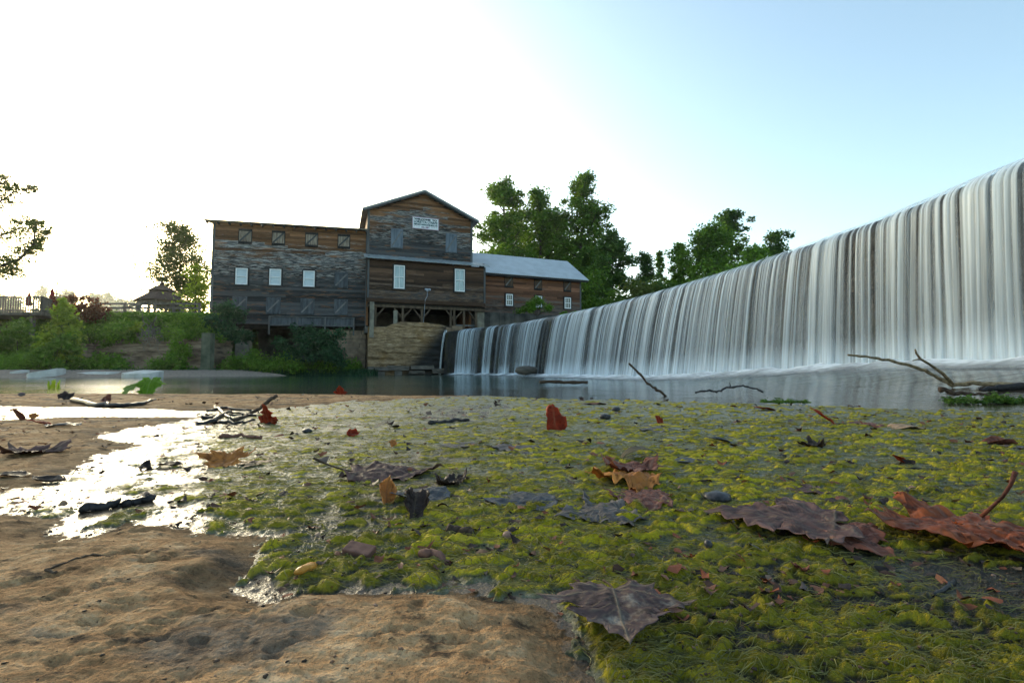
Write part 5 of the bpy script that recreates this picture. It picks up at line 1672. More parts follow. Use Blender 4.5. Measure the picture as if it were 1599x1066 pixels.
# pale distant trees
GF = "hazy distant trees behind the deck and fence"
for i, (px, top, rpx, lb) in enumerate((
        (-12, 464, 20, "hazy distant tree at the very left edge above the deck railing"),
        (18, 466, 17, "hazy distant tree left of the farther closed parasol"),
        (66, 448, 16, "tallest hazy distant tree between the two closed parasols"),
        (104, 456, 16, "hazy distant tree just right of the utility pole"),
        (148, 461, 17, "hazy distant tree above the reddish bush"),
        (166, 459, 16, "hazy distant tree above the left end of the rail fence"),
        (186, 470, 12, "lower hazy distant tree left of the gazebo gap"),
        (206, 473, 18, "hazy distant tree touching the left eave of the gazebo"))):
    tree_left("distant_tree", lb, px, top, 430 + 12 * (i % 3), rpx, "mid", 1500, 2.4, 620 + i, group=GF, shape="round", crad=0.3, limbs=16, t0=0.15, subs=3, bz=43.0)
mb = MB(); b = P(88, 470, 90)
up = thing("utility_pole", "thin distant utility pole rising behind the deck", "pole", (b.x, 90, 4.1))
zt = P(88, 438, 90).z
mb.tube([(b.x, 90, 4.0), (b.x, 90, zt)], [0.16, 0.11], 8); part("pole", mb, M_DECK, up)
mb = MB(); mb.box((b.x, 89.85, zt - 0.6), (2.0, 0.1, 0.12)); part("crossarm", mb, M_DECK, up)

# big tree that leans into the picture from the left
tl = thing("overhanging_tree", "tree whose leafy branches reach in from the left edge", "tree", (P(-170, 560, 25.5).x, 25.5, 0.2))
rr = np.random.default_rng(77)
mb = MB(); T0 = np.array(tl.location)
kn = [np.array(P(-165, 470, 25.5)), np.array(P(-150, 400, 25.5)), np.array(P(-140, 300, 25.5)), np.array(P(-130, 200, 25.5))]
mb.tube([T0 - [0, 0, 0.5]] + kn, [0.34, 0.28, 0.24, 0.18, 0.08], 9)
cen, rad = [], []
LIMBS = [((-150, 420), (-60, 425), (0, 416), (45, 397), (78, 357)), ((-146, 380), (-60, 385), (10, 365), (40, 352), (62, 346)), ((-140, 330), (-60, 340), (5, 312), (22, 300), (57, 292)), ((-140, 300), (-60, 315), (-10, 290), (5, 286), (14, 282)), ((-60, 428), (-20, 432), (5, 424), (28, 431), (30, 434)), ((5, 414), (30, 405), (52, 382), (55, 362), (56, 345))]
for li, lb in enumerate(LIMBS):
    Yk = 25.5 + rr.uniform(-1.2, 1.2)
    pts = [np.array(P(px, py, 25.5 + (Yk - 25.5) * min(1, k / 2.0))) for k, (px, py) in enumerate(lb)]
    pts = _catmull3(pts) if False else pts
    mb.tube(pts, [0.10, 0.075, 0.05, 0.03, 0.012], 6, False)
    for k in range(len(pts) - 1):
        L = np.linalg.norm(pts[k + 1] - pts[k])
        for q in np.arange(0, 1, min(1.0, 0.16 / L) if k else 0.5):
            c0_ = pts[k] + (pts[k + 1] - pts[k]) * q
            for rep in range(2):
                c = c0_ + rr.normal(0, 1, 3) * np.array([0.20, 0.35, 0.20]) * (1.25 if k < 3 else 0.55) + np.array([0, 0, 0.08])
                if rep == 0: mb.tube([c0_, (c0_ + c) / 2, c], [0.012, 0.009, 0.004], 4, False)
                cen.append(c); rad.append(rr.uniform(0.10, 0.22) if k < 3 else rr.uniform(0.06, 0.14))
for k in range(150):
    a = kn[2] + rr.normal(0, 1, 3) * np.array([1.6, 1.8, 1.8]) + np.array([-1.2, 0, 0.6])
    cen.append(a); rad.append(rr.uniform(0.25, 0.5))
part("trunk", mb, M_BARK, tl, True)
C = clusters_to_leaves(np.array(cen) - T0, rad, 9000, rr)
n_small = 13000
idx = rr.integers(0, len(cen) - 150, n_small)
C2 = np.array(cen)[idx] - T0 + rr.normal(0, 1, (n_small, 3)) * np.array(rad)[idx][:, None] * 0.95
V, F = leaf_quads(np.concatenate([C, C2]), 0.105, rr, narrow=0.7)
link("crown", fastmesh("crown", V, F), LEAFM["olive"], tl)
# ================================================================== FALLEN LEAVES, TWIGS AND BITS ON THE SHORE
def leaf_mat(name, c1, c2, vein, rough=0.45, blotch=None, trans=0.12):
    t = NT(name)
    oc = t.n('ShaderNodeTexCoord').outputs['Object']
    n1 = t.noise(oc, 22.0, 5, 0.6)
    n2 = t.noise(oc, 60.0, 4, 0.6)
    col = t.ramp(n1, [(0.3, c2), (0.68, c1)])
    col = t.mix(t.rng(n2, 0.60, 0.74, 0, 0.55), col, tuple(c * 0.35 for c in c2))
    if blotch:
        col = t.mix(t.rng(t.noise(t.mapped(oc, (1, 1, 1), (3, 2, 1)), 17.0, 5, 0.65), 0.50, 0.66), col, blotch)
    n3 = t.noise(oc, 34.0, 6, 0.7)
    col = t.mix(t.rng(n3, 0.54, 0.62, 0, 0.7), col, tuple(c * 0.28 for c in c2))
    col = t.mix(t.math('MULTIPLY', t.attr("rim"), t.rng(n1, 0.35, 0.6)), col, tuple(min(1, c * 1.25) for c in c1))
    col = t.mix(t.math('MULTIPLY', t.attr("vein"), 0.8), col, vein)
    bh = t.math('ADD', t.math('MULTIPLY', n2, 0.5), t.math('MULTIPLY', t.attr("vein"), 0.8))
    b = t.bsdf(col, rough + 0.05, t.bump(bh, 0.6, 0.003), 0.10)
    tr = t.n('ShaderNodeBsdfTranslucent', Color=t.mix(0.5, col, c1))
    ms = t.n('ShaderNodeMixShader'); ms.inputs[0].default_value = trans
    t.t.links.new(b, ms.inputs[1]); t.t.links.new(tr.outputs[0], ms.inputs[2])
    return t.done(ms.outputs[0])
LM = {
    "mauve": leaf_mat("leaf_mauve", (0.125, 0.068, 0.060), (0.055, 0.030, 0.028), (0.20, 0.14, 0.10), 0.55),
    "ash": leaf_mat("leaf_ash", (0.095, 0.062, 0.058), (0.045, 0.028, 0.030), (0.22, 0.17, 0.12), 0.6, blotch=(0.30, 0.26, 0.215)),
    "russet": leaf_mat("leaf_russet", (0.34, 0.090, 0.034), (0.075, 0.022, 0.018), (0.22, 0.14, 0.11), 0.4, trans=0.3),
    "orange": leaf_mat("leaf_orange", (0.55, 0.22, 0.06), (0.28, 0.10, 0.03), (0.30, 0.13, 0.05), 0.45, trans=0.25),
    "redbrown": leaf_mat("leaf_redbrown", (0.19, 0.066, 0.042), (0.075, 0.030, 0.026), (0.28, 0.15, 0.11)),
    "red": leaf_mat("leaf_red", (0.34, 0.045, 0.016), (0.12, 0.018, 0.010), (0.30, 0.10, 0.05), trans=0.35),
    "slate": leaf_mat("leaf_slate", (0.072, 0.072, 0.080), (0.026, 0.026, 0.032), (0.12, 0.12, 0.12), 0.35),
    "grey": leaf_mat("leaf_grey", (0.115, 0.095, 0.09), (0.045, 0.038, 0.038), (0.25, 0.20, 0.16), 0.4),
    "dark": leaf_mat("leaf_dark", (0.060, 0.040, 0.034), (0.020, 0.015, 0.014), (0.10, 0.07, 0.05)),
    "tan": leaf_mat("leaf_tan", (0.38, 0.24, 0.14), (0.20, 0.12, 0.07), (0.42, 0.30, 0.2)),
    "olive": leaf_mat("leaf_olive", (0.07, 0.055, 0.025), (0.025, 0.02, 0.012), (0.10, 0.08, 0.04)),
    "green": leaf_mat("leaf_green", (0.16, 0.30, 0.030), (0.10, 0.20, 0.02), (0.26, 0.36, 0.10), trans=0.45),
    "yellow": leaf_mat("leaf_yellow", (0.60, 0.36, 0.10), (0.40, 0.20, 0.05), (0.6, 0.4, 0.2)),
}
M_TWIG = simple_mat("twig_bark", (0.10, 0.066, 0.045), (0.035, 0.024, 0.019), 60, 0.8, 0.5, bd=0.001)
M_TWIGD = simple_mat("wet_black_twig", (0.045, 0.04, 0.042), (0.014, 0.013, 0.014), 50, 0.4, 0.5, bd=0.001)
M_TWIGL = simple_mat("lichen_branch", (0.34, 0.26, 0.16), (0.10, 0.07, 0.04), 30, 0.8, 0.5, bd=0.003)
M_CHIP = simple_mat("wood_chip", (0.20, 0.10, 0.075), (0.10, 0.05, 0.04), 90, 0.75, 0.5, bd=0.001)

HALF = {
    "maple": [(0.02, -0.01), (0.10, -0.10), (0.22, -0.15), (0.30, -0.11), (0.47, -0.12), (0.42, 0.0), (0.47, 0.05), (0.60, 0.08), (0.62, 0.15), (0.85, 0.25), (0.68, 0.31), (0.66, 0.37), (0.50, 0.38), (0.37, 0.43), (0.40, 0.52), (0.50, 0.58), (0.35, 0.64), (0.33, 0.74), (0.20, 0.78), (0.16, 0.90), (0.06, 0.95), (0.0, 1.10)],
    "oval": [(0.02, 0.0), (0.12, 0.05), (0.22, 0.16), (0.29, 0.30), (0.32, 0.46), (0.30, 0.62), (0.24, 0.77), (0.14, 0.90), (0.05, 0.98), (0.0, 1.06)],
    "broad": [(0.02, 0.0), (0.2, -0.04), (0.36, 0.06), (0.47, 0.24), (0.48, 0.42), (0.42, 0.60), (0.32, 0.76), (0.18, 0.90), (0.06, 0.98), (0.0, 1.08)],
}
VEINS = {"maple": [(0, 1.1), (0.85, 0.25), (-0.85, 0.25), (0.47, -0.12), (-0.47, -0.12)], "oval": [(0, 1.06)], "broad": [(0, 1.08)], "shard": [(0, 1.0)]}
def leaf_mesh(kind, L, seed, curl=0.0, fold=0.0, rough=0.05, rolled=0.0, cup=0.0, K=9):
    r = np.random.default_rng(seed)
    if kind == "shard":
        n0 = 9
        an = np.linspace(0, 2 * np.pi, n0, endpoint=False) + r.normal(0, 0.15, n0)
        rr_ = r.uniform(0.25, 0.55, n0)
        out = np.stack([np.cos(an) * rr_ * 0.8, 0.5 + np.sin(an) * rr_], 1)
    else:
        h = np.array(HALF[kind])
        h = h + r.normal(0, 0.016, h.shape) * (h[:, :1] > 0.03)
        h2 = np.array(HALF[kind]) + r.normal(0, 0.016, h.shape) * (h[:, :1] > 0.03)
        left = h2[::-1][1:].copy(); left[:, 0] *= -1
        out = np.vstack([h, left])
    # upsample the outline with small teeth
    m = len(out); pts = []
    for i in range(m):
        a, b = out[i], out[(i + 1) % m]
        d = b - a; nrm = np.array([d[1], -d[0]])
        pts += [a, a + d * 0.34 + nrm * r.uniform(-0.03, 0.06), a + d * 0.67 + nrm * r.uniform(-0.06, 0.03)]
    out = np.array(pts); m = len(out)
    c = np.array([0.0, 0.36 if kind == "maple" else 0.5])
    V = [c]
    for k in range(1, K + 1):
        V += list(c + (out - c) * (k / K))
    V = np.array(V)
    F = [(0, 1 + i, 1 + (i + 1) % m) for i in range(m)]
    Q = [(1 + (k - 1) * m + i, 1 + k * m + i, 1 + k * m + (i + 1) % m, 1 + (k - 1) * m + (i + 1) % m) for k in range(1, K) for i in range(m)]
    x, y = V[:, 0], V[:, 1]
    vein = np.zeros(len(V)); vd = np.full(len(V), 9.0); vt = np.zeros(len(V))
    for (vx, vy) in VEINS[kind]:
        l2 = vx * vx + vy * vy
        tt_ = np.clip((x * vx + y * vy) / l2, 0, 1)
        d = np.hypot(x - tt_ * vx, y - tt_ * vy)
        vt = np.where(d < vd, tt_ * math.sqrt(l2), vt)
        vd = np.minimum(vd, d)
    vein = np.exp(-(vd / (0.022 if K < 12 else 0.013)) ** 2)
    if kind == "maple" and K > 12:
        sec = np.abs(((vt * 8.0 - vd * 7.0) % 1.0) - 0.5)
        vein = np.maximum(vein, 0.5 * np.exp(-(sec / 0.09) ** 2) * (vd < 0.32))
    side = np.abs(((y * 6.0 + np.abs(x) * -4.5) % 1.0) - 0.5)
    vein = np.maximum(vein, 0.55 * np.exp(-(side / 0.10) ** 2) * (kind in ("oval", "broad")))
    rr2 = np.hypot(x, y - c[1])
    z = fold * np.abs(x) + cup * rr2 ** 2 + 0.05 * np.minimum(vd, 0.3) * (1 if kind == "maple" else 0.4)
    z = z + rough * (fbm(x * 2.2 + seed, y * 2.2, seed, 3) * 1.6 + 0.7 * fbm(x * 7, y * 7, seed + 1, 3)) * (0.4 + rr2)
    z = z + 0.10 * rough / 0.05 * np.clip(rr2 - 0.45, 0, 1) * (perlin(np.arctan2(y - c[1], x) * 1.8, rr2 * 0, seed + 5) + 0.4)
    if curl:
        # bend the blade along its length
        Rr = 1.0 / curl
        a = (y - 0.4) / Rr
        y, z = 0.4 + (Rr - z) * np.sin(a), Rr - (Rr - z) * np.cos(a)
    if rolled:
        Rr = 1.0 / rolled
        a = x / Rr
        x, z = (Rr - z) * np.sin(a), Rr - (Rr - z) * np.cos(a)
    P3 = np.stack([x, y - 0.4, z], 1) * L
    me = bpy.data.meshes.new("blade")
    me.from_pydata([tuple(p) for p in P3], [], F + Q)
    for p_ in me.polygons: p_.use_smooth = True
    a_ = me.attributes.new("vein", 'FLOAT', 'POINT'); a_.data.foreach_set("value", vein.astype(np.float32))
    rim = np.zeros(len(V)); rim[1 + (K - max(2, K // 6)) * m:] = 1.0
    b_ = me.attributes.new("rim", 'FLOAT', 'POINT'); b_.data.foreach_set("value", rim.astype(np.float32))
    me.update()
    return me, P3
def fallen_leaf(name, kind, px, py, wpx, rot, mat, label, seed, pitch=0, roll=0, stem=None, lift=0.002, group=None, **kw):
    """a leaf lying at the spot seen at (px, py), about wpx photograph pixels long"""
    g = G(px, py, 0.006)
    L = wpx * g.y / FPX
    me, P3 = leaf_mesh(kind, L, seed, K=24 if wpx > 80 else 9, **kw)
    M = Matrix.Rotation(R(rot), 3, 'Z') @ Matrix.Rotation(R(pitch), 3, 'X') @ Matrix.Rotation(R(roll), 3, 'Y')
    W = P3 @ np.array(M).T
    z0 = float(np.percentile(W[:, 2], 34 if (pitch == 0 and not kw.get('rolled') and not kw.get('curl')) else 8))
    base = (g.x, g.y, hz(g.x, g.y) + lift)
    th = thing(name, label, "leaf", base, group)
    o = link("blade", me, LM[mat], th, (0, 0, -z0), M.to_euler())
    md = o.modifiers.new("thickness", 'SOLIDIFY'); md.thickness = 0.00035; md.offset = 0
    if stem:
        # stem: (length, bend up, side)
        ln, up, sd = stem
        mb = MB()
        p = [Vector((0, -0.4 * L, 0.0)) + Vector((sd * ln * L * q * q, -ln * L * q, up * ln * L * q ** 1.5)) for q in np.linspace(-0.05, 1, 9)]
        mb.tube(p, [L * 0.011 * (1.0 + 0.5 * (k > 6)) for k in range(9)], 6)
        so = link("stem", mb.mesh("stem", True), LM["redbrown"] if mat in ("russet", "orange", "red") else M_TWIG, th, (0, 0, -z0), M.to_euler())
        if "vein" not in so.data.attributes:
            so.data.attributes.new("vein", 'FLOAT', 'POINT')
    return th
fl = fallen_leaf
# nearest leaves
fl("sycamore_leaf", "maple", 966, 985, 150, 176, "ash", "large grey mauve leaf with chalky blotches lying nearest in front", 1, rough=0.05, cup=0.0, stem=(0.25, -0.05, 0.3), lift=0.017)
fl("sycamore_leaf", "maple", 1225, 820, 165, 70, "mauve", "large flat purple brown leaf left of the big russet leaf", 2, rough=0.06, lift=0.012)
fl("sycamore_leaf", "maple", 1318, 836, 110, -70, "redbrown", "reddish leaf tucked under the right side of the flat purple leaf", 3, rough=0.08, fold=-0.15, lift=0.006)
fl("sycamore_leaf", "maple", 1478, 838, 175, 88, "russet", "big curled russet leaf with its stem standing up at the right edge", 4, rough=0.10, cup=0.06, fold=-0.10, lift=0.014)
fl("sycamore_leaf", "maple", 1592, 852, 120, -110, "russet", "russet leaf lobes cut by the right edge beside the upright stem", 5, rough=0.12, fold=-0.2, lift=0.014)
fl("curled_leaf", "maple", 978, 752, 92, 78, "orange", "bright orange brown leaf in the middle of the central leaf stack", 6, rough=0.14, fold=-0.22, lift=0.014)
fl("sycamore_leaf", "maple", 1000, 776, 88, 75, "redbrown", "red brown leaf just in front of the orange leaf of the central stack", 7, rough=0.07, fold=-0.12, lift=0.008)
fl("sycamore_leaf", "maple", 932, 800, 104, 105, "grey", "grey brown wrinkled leaf at the front of the central stack", 8, rough=0.09, fold=-0.1, lift=0.006)
fl("ribbed_leaf", "broad", 822, 780, 112, 95, "slate", "dark slate ribbed leaf left of the central leaf stack", 9, rough=0.06, fold=-0.12, lift=0.006)
fl("sycamore_leaf", "maple", 980, 736, 78, 40, "redbrown", "pinkish brown leaf at the back of the central stack", 10, rough=0.10, cup=0.2, lift=0.01)
fl("arched_leaf", "oval", 1002, 713, 64, 88, "olive", "dark olive oval leaf arched like a bridge behind the central stack", 11, curl=-1.5, rough=0.02, lift=0.012)
fl("sycamore_leaf", "maple", 610, 738, 118, -75, "mauve", "grey mauve leaf with a long dark stem pointing left", 12, rough=0.09, fold=-0.1, stem=(0.55, 0.35, -0.1), lift=0.008)
fl("curled_leaf", "oval", 603, 778, 62, 10, "orange", "narrow orange curled leaf standing beside the brown cone shaped leaf", 13, pitch=30, roll=25, rolled=4.5, rough=0.12, curl=0.8)
fl("cone_leaf", "broad", 648, 800, 58, 185, "dark", "dark brown leaf curled into a cone on the algae", 14, pitch=-32, roll=-15, rolled=3.6, rough=0.15)
fl("strip_leaf", "broad", 664, 772, 82, 118, "slate", "speckled grey leaf strip behind the brown cone shaped leaf", 15, rough=0.06, fold=-0.2, lift=0.01)
fl("curled_leaf", "maple", 702, 752, 46, 60, "dark", "small dark twisted leaf right of the mauve leaf with the long stem", 16, rough=0.2, cup=0.5)
fl("red_leaf", "shard", 866, 668, 56, 8, "red", "upright deep red leaf fragment standing above the algae", 171, pitch=52, rough=0.24, rolled=0.8)
fl("red_leaf", "maple", 416, 660, 32, 150, "red", "upright red leaf leaning against the raised twig", 18, pitch=72, rough=0.1)
fl("red_leaf", "shard", 551, 679, 26, 40, "red", "small crumpled red leaf behind the mauve leaf with long stem", 19, pitch=30, rough=0.2, cup=0.8)
fl("red_leaf", "oval", 1292, 660, 44, 55, "red", "upright red leaf leaning left in the right middle distance", 20, pitch=38, rolled=1.2, rough=0.08)
fl("flat_leaf", "maple", 1340, 661, 58, 80, "redbrown", "flat pinkish leaf just right of the leaning red leaf", 21, rough=0.05)
fl("tan_leaf", "broad", 1416, 667, 48, 85, "tan", "humped tan leaf alone in the right middle distance", 22, rough=0.05, curl=-0.9)
fl("curled_leaf", "broad", 1562, 692, 42, 75, "redbrown", "rolled brown leaf with a long stem at the right edge", 23, rolled=2.4, rough=0.06, stem=(1.0, 0.5, 0.0))
fl("grey_leaf", "broad", 1588, 697, 34, 60, "grey", "grey leaf under the rolled brown leaf at the right edge", 24, rough=0.05)
fl("small_leaf", "maple", 1262, 763, 48, 80, "mauve", "small flat mauve leaf behind the large purple leaf", 25, rough=0.05)
fl("red_leaf", "oval", 1406, 720, 26, 100, "red", "tiny upright red leaf behind the big russet leaf", 26, pitch=35, rolled=1.5)
fl("grey_leaf", "broad", 722, 693, 60, 90, "grey", "flat grey leaf left of the pair in the centre distance", 27, rough=0.04)
fl("grey_leaf", "maple", 805, 697, 72, 95, "grey", "ragged grey leaf left of the upright deep red fragment", 28, rough=0.06, fold=-0.15)
fl("grey_leaf", "maple", 1010, 668, 62, 85, "grey", "grey leaf sunk in the algae right of the deep red fragment", 29, rough=0.04)
fl("red_leaf", "shard", 1030, 660, 20, 20, "red", "small upright orange red scrap above the sunken grey leaf", 30, pitch=60, rough=0.15)
fl("dark_leaf", "oval", 1080, 718, 56, 85, "slate", "flat dark leaf right of the arched olive leaf", 31, rough=0.04)
fl("sycamore_leaf", "maple", 50, 708, 68, 80, "mauve", "spiky grey mauve leaf on the sand near the left edge", 32, rough=0.10, cup=0.3)
fl("boat_leaf", "oval", 78, 748, 52, 82, "dark", "dark leaf curled up like a boat near the left edge", 33, rolled=2.2, curl=0.9, rough=0.05, stem=(0.5, 0.8, 0.0))
fl("dark_leaf", "oval", 20, 744, 56, 95, "dark", "long dark leaf cut by the left edge", 34, rough=0.06, rolled=1.2)
fl("orange_leaf", "maple", 350, 722, 52, 200, "orange", "pointed orange leaf rising from the white wet film", 35, pitch=-22, rough=0.12, cup=0.35)
fl("pink_leaf", "maple", 395, 720, 46, 90, "tan", "pale pinkish leaf beside the pointed orange leaf", 36, rough=0.05)
fl("black_leaf", "shard", 232, 728, 40, 70, "dark", "black crumpled leaf clump in the white wet film", 37, rough=0.25, cup=0.9)
fl("black_leaf", "oval", 268, 724, 44, 100, "dark", "small dark leaf right of the black crumpled clump", 38, rough=0.08, rolled=1.4)
fl("red_leaf", "oval", 68, 664, 34, 120, "red", "dark red leaf at the left end of a black leaf on the sand", 39, pitch=20, rolled=1.4)
fl("black_leaf", "oval", 104, 666, 54, 90, "slate", "long black leaf beside the dark red one on the sand", 40, rolled=1.0, rough=0.05)
fl("red_leaf", "broad", 29, 655, 24, 160, "redbrown", "upright red and green leaf at the left edge", 41, pitch=60, rolled=0.8)
fl("orange_leaf", "shard", 53, 651, 20, 40, "orange", "small orange leaf beside the upright leaf at the left edge", 42, pitch=30, rough=0.15)
fl("brown_leaf", "shard", 164, 627, 24, 40, "redbrown", "crumpled brown leaf above the long driftwood stick", 43, pitch=30, rough=0.25, cup=0.6)
fl("dark_leaf", "shard", 103, 624, 26, 30, "dark", "dark crumpled leaf left of the long driftwood stick", 44, pitch=35, rough=0.25, cup=0.7)
fl("red_leaf", "oval", 1198, 639, 36, 92, "red", "dark red leaf at the water margin below the arched twig", 45, rolled=1.2, pitch=10)
fl("flat_leaf", "oval", 932, 630, 38, 100, "redbrown", "flat reddish leaf on the yellow strip at the far edge of the algae", 46, rough=0.06, rolled=0.7)
fl("red_leaf", "maple", 531, 615, 15, 170, "red", "tiny upright red leaf at the far water edge", 47, pitch=70)
fl("brown_scrap", "shard", 1252, 890, 34, 30, "redbrown", "crumpled red brown scrap below the flat purple leaf", 48, rough=0.35, cup=1.2)
fl("brown_scrap", "oval", 1316, 779, 26, 60, "redbrown", "small brown arched scrap above the flat purple leaf", 49, curl=-2.0, rolled=0.8)
fl("yellow_scrap", "shard", 1330, 788, 20, 60, "yellow", "pale yellow scrap next to the small arched scrap", 50, rough=0.1)
fl("orange_scrap", "shard", 614, 694, 20, 40, "orange", "small orange brown crumpled scrap behind the mauve leaf", 51, pitch=20, rough=0.3, cup=0.6)
fl("dark_leaf", "shard", 446, 770, 38, 50, "dark", "small dark scrap alone on the pale algae left of centre", 52, rough=0.15)
fl("dark_leaf", "maple", 1268, 697, 34, 80, "dark", "dark crumpled leaf in the algae below the leaning red leaf", 53, rough=0.15, cup=0.4)
fl("dark_leaf", "oval", 1130, 690, 40, 70, "slate", "thin dark leaf standing in the algae right of the sunken grey leaf", 54, rolled=1.5, pitch=12)
fl("fresh_leaf", "maple", 231, 615, 34, 175, "green", "bright green fresh leaf standing at the far left water edge", 57, pitch=-68, rough=0.06)
fl("fresh_leaf", "maple", 199, 615, 24, 150, "green", "smaller bright green leaf left of the fresh green leaf", 58, pitch=-50, rough=0.06)
# upright stem of the big russet leaf
th = [o for o in bpy.data.objects if o.get("label", "").startswith("big curled russet")][0]
y0 = G(1535, 815, 0.03).y
mb = MB()
pts = [P(1532, 806, y0), P(1548, 792, y0 - 0.01), P(1566, 775, y0 - 0.02), P(1578, 757, y0 - 0.03), P(1586, 736, y0 - 0.035)]
mb.tube(pts, [0.0028, 0.0024, 0.0022, 0.0024, 0.0032], 7)
so = part("stem", mb, LM["redbrown"], th, True); so.data.attributes.new("vein", 'FLOAT', 'POINT')

# ---- twigs and branches
def stick(name, label, pts, r0, r1, mat, seed, cat="twig", knots=(), group=None, bumpy=0.15, origin=None):
    """pts: (px, py) on the ground or (px, py, Y) in the air"""
    r = np.random.default_rng(seed)
    W = []
    for q in pts:
        if len(q) == 2:
            g = G(q[0], q[1], 0.008); g.z = hz(g.x, g.y) + r0 * 0.6 if g.y < 6.5 else 0.0
            W.append(np.array(g))
        else:
            W.append(np.array(P(*q)))
    out = []
    for i in range(len(W) - 1):
        for k in np.linspace(0, 1, 5, endpoint=False):
            out.append(W[i] + (W[i + 1] - W[i]) * k + r.normal(0, 1, 3) * r0 * 0.35)
    out.append(W[-1])
    n = len(out)
    th = thing(name, label, cat, tuple(out[0]), group)
    mb = MB()
    mb.tube(out, [(r0 + (r1 - r0) * k / (n - 1)) * (1 + bumpy * r.normal()) for k in range(n)], 7)
    part("stem", mb, mat, th, True)
    for (i, tx, ty, tY) in knots:
        a = out[min(n - 1, int(i * (n - 1)))]
        b = np.array(P(tx, ty, tY if tY else a[1]))
        mb = MB(); mb.tube([a, (a + b) / 2 + r.normal(0, 1, 3) * r0 * 0.4, b], [r0 * 0.6, r0 * 0.45, r0 * 0.25], 6)
        part("side_twig", mb, mat, th, True)
    return th
stick("driftwood_stick", "long dark driftwood stick lying on the sand at left", [(112, 627), (150, 633), (190, 634), (222, 631), (242, 624, 4.05)], 0.020, 0.012, M_TWIGD, 1, "stick", knots=((0.8, 226, 638, 0),))
stick("black_stick", "thick dark stick lying in the white wet film", [(132, 792), (165, 787), (198, 781)], 0.0085, 0.007, M_TWIGD, 2, "stick", bumpy=0.06)
stick("black_stick", "short black stick end to the right of the thick dark stick", [(198, 782), (220, 778), (240, 774)], 0.0085, 0.0075, M_TWIGD, 3, "stick", bumpy=0.06)
stick("thin_twig", "thin bent twig on the bare rock at lower left", [(88, 908), (70, 905), (112, 886), (145, 875), (182, 873)], 0.0017, 0.0010, M_TWIG, 4, knots=((0.75, 150, 880, 0),))
stick("raised_twig", "twig rising out of the twig heap over the upright red leaf", [(362, 657), (390, 646, 2.75), (415, 630, 2.8), (433, 617, 2.85)], 0.011, 0.009, M_TWIG, 5, group=None)
for i, (pts, lb) in enumerate((
        ([(315, 652), (345, 648), (380, 645)], "lowest black twig of the tangled heap"),
        ([(322, 640), (352, 637), (392, 640)], "upper black twig of the tangled heap"),
        ([(310, 660), (340, 657), (372, 660), (398, 655)], "front black twig of the tangled heap"),
        ([(335, 634), (350, 645), (362, 655)], "short slanting black twig in the tangled heap"),
        ([(330, 656), (360, 642, 2.9), (400, 648)], "arched black twig in the tangled heap"))):
    stick("heap_twig", lb, pts, 0.010, 0.006, M_TWIGD, 20 + i, group="tangled twig heap")
stick("mauve_stick", "pale mauve stick left of centre on the wet algae", [(340, 681), (375, 679), (408, 682)], 0.008, 0.006, M_CHIP, 6, "stick")
stick("slanting_twig", "thin twig slanting up against the waterfall", [(1052, 615), (1030, 610, 5.0), (1012, 598, 5.0), (998, 582, 5.0), (982, 567, 5.0)], 0.016, 0.010, M_TWIG, 7)
stick("arched_twig", "low arched twig lying at the water margin", [(1086, 612, 5.0), (1108, 609.5, 5.0), (1118, 612, 5.0), (1135, 605, 5.05), (1160, 602, 5.1), (1180, 607, 5.05), (1192, 612, 5.0)], 0.011, 0.009, M_TWIGD, 8, knots=((0.55, 1139, 597, 5.05),))
br = stick("lichen_branch", "long pale forked branch reaching left over the water at right", [(1325, 553, 5.0), (1370, 560, 5.05), (1410, 567, 5.1), (1445, 579, 5.15), (1470, 592, 5.2), (1487, 601, 5.2), (1520, 598, 5.1), (1560, 600, 5.0), (1640, 602, 4.8)], 0.012, 0.026, M_TWIGL, 9, "branch", bumpy=0.08)
mb = MB(); mb.tube([P(1489, 601, 5.2), P(1472, 583, 5.15), P(1452, 569, 5.1), P(1437, 560, 5.05), P(1431, 552, 5.0), P(1429, 545, 5.0)], [0.018, 0.016, 0.013, 0.012, 0.010, 0.008], 7); part("fork", mb, M_TWIGL, br, True)
mb = MB(); mb.tube([P(1440, 561, 5.05), P(1432, 561, 5.0), P(1425, 563, 5.0)], [0.009, 0.008, 0.005], 6); part("side_twig", mb, M_TWIGL, br, True)
stick("dark_branch", "dark branch lying in front of the pale forked branch", [(1468, 607, 4.3), (1490, 612, 4.25), (1520, 616, 4.2), (1567, 618, 4.15)], 0.024, 0.010, M_TWIG, 10, "branch")
stick("dark_log", "dark wet log running off the right edge", [(1530, 609, 4.6), (1560, 605, 4.6), (1600, 602, 4.6), (1680, 600, 4.5)], 0.020, 0.045, M_TWIGD, 11, "log")
stick("bark_piece", "dark bark piece at the far edge of the algae", [(922, 618), (945, 617), (962, 616)], 0.034, 0.028, M_TWIGD, 12, "bark", bumpy=0.2)
fl("red_leaf", "shard", 970, 617, 20, 30, "red", "small red scrap at the end of the dark bark piece", 59, pitch=30, rough=0.2)
stick("dark_twig", "short dark twig left of the upright deep red leaf", [(670, 660), (700, 657), (732, 654)], 0.010, 0.008, M_TWIGD, 13)
stick("dark_twig", "thin dark twig lying in the algae above the big russet leaf", [(1374, 727), (1420, 729), (1470, 731)], 0.0032, 0.0024, M_TWIGD, 14)
stick("dark_twig", "short dark twig in the darker algae at lower right", [(1458, 920), (1478, 908), (1490, 897)], 0.0022, 0.0030, M_TWIGD, 15)
stick("wood_stub", "short brown wood stub in the algae below centre", [(700, 827), (718, 828), (737, 831)], 0.0075, 0.0065, M_TWIG, 16, "twig", bumpy=0.05, knots=((0.8, 741, 840, 0),))
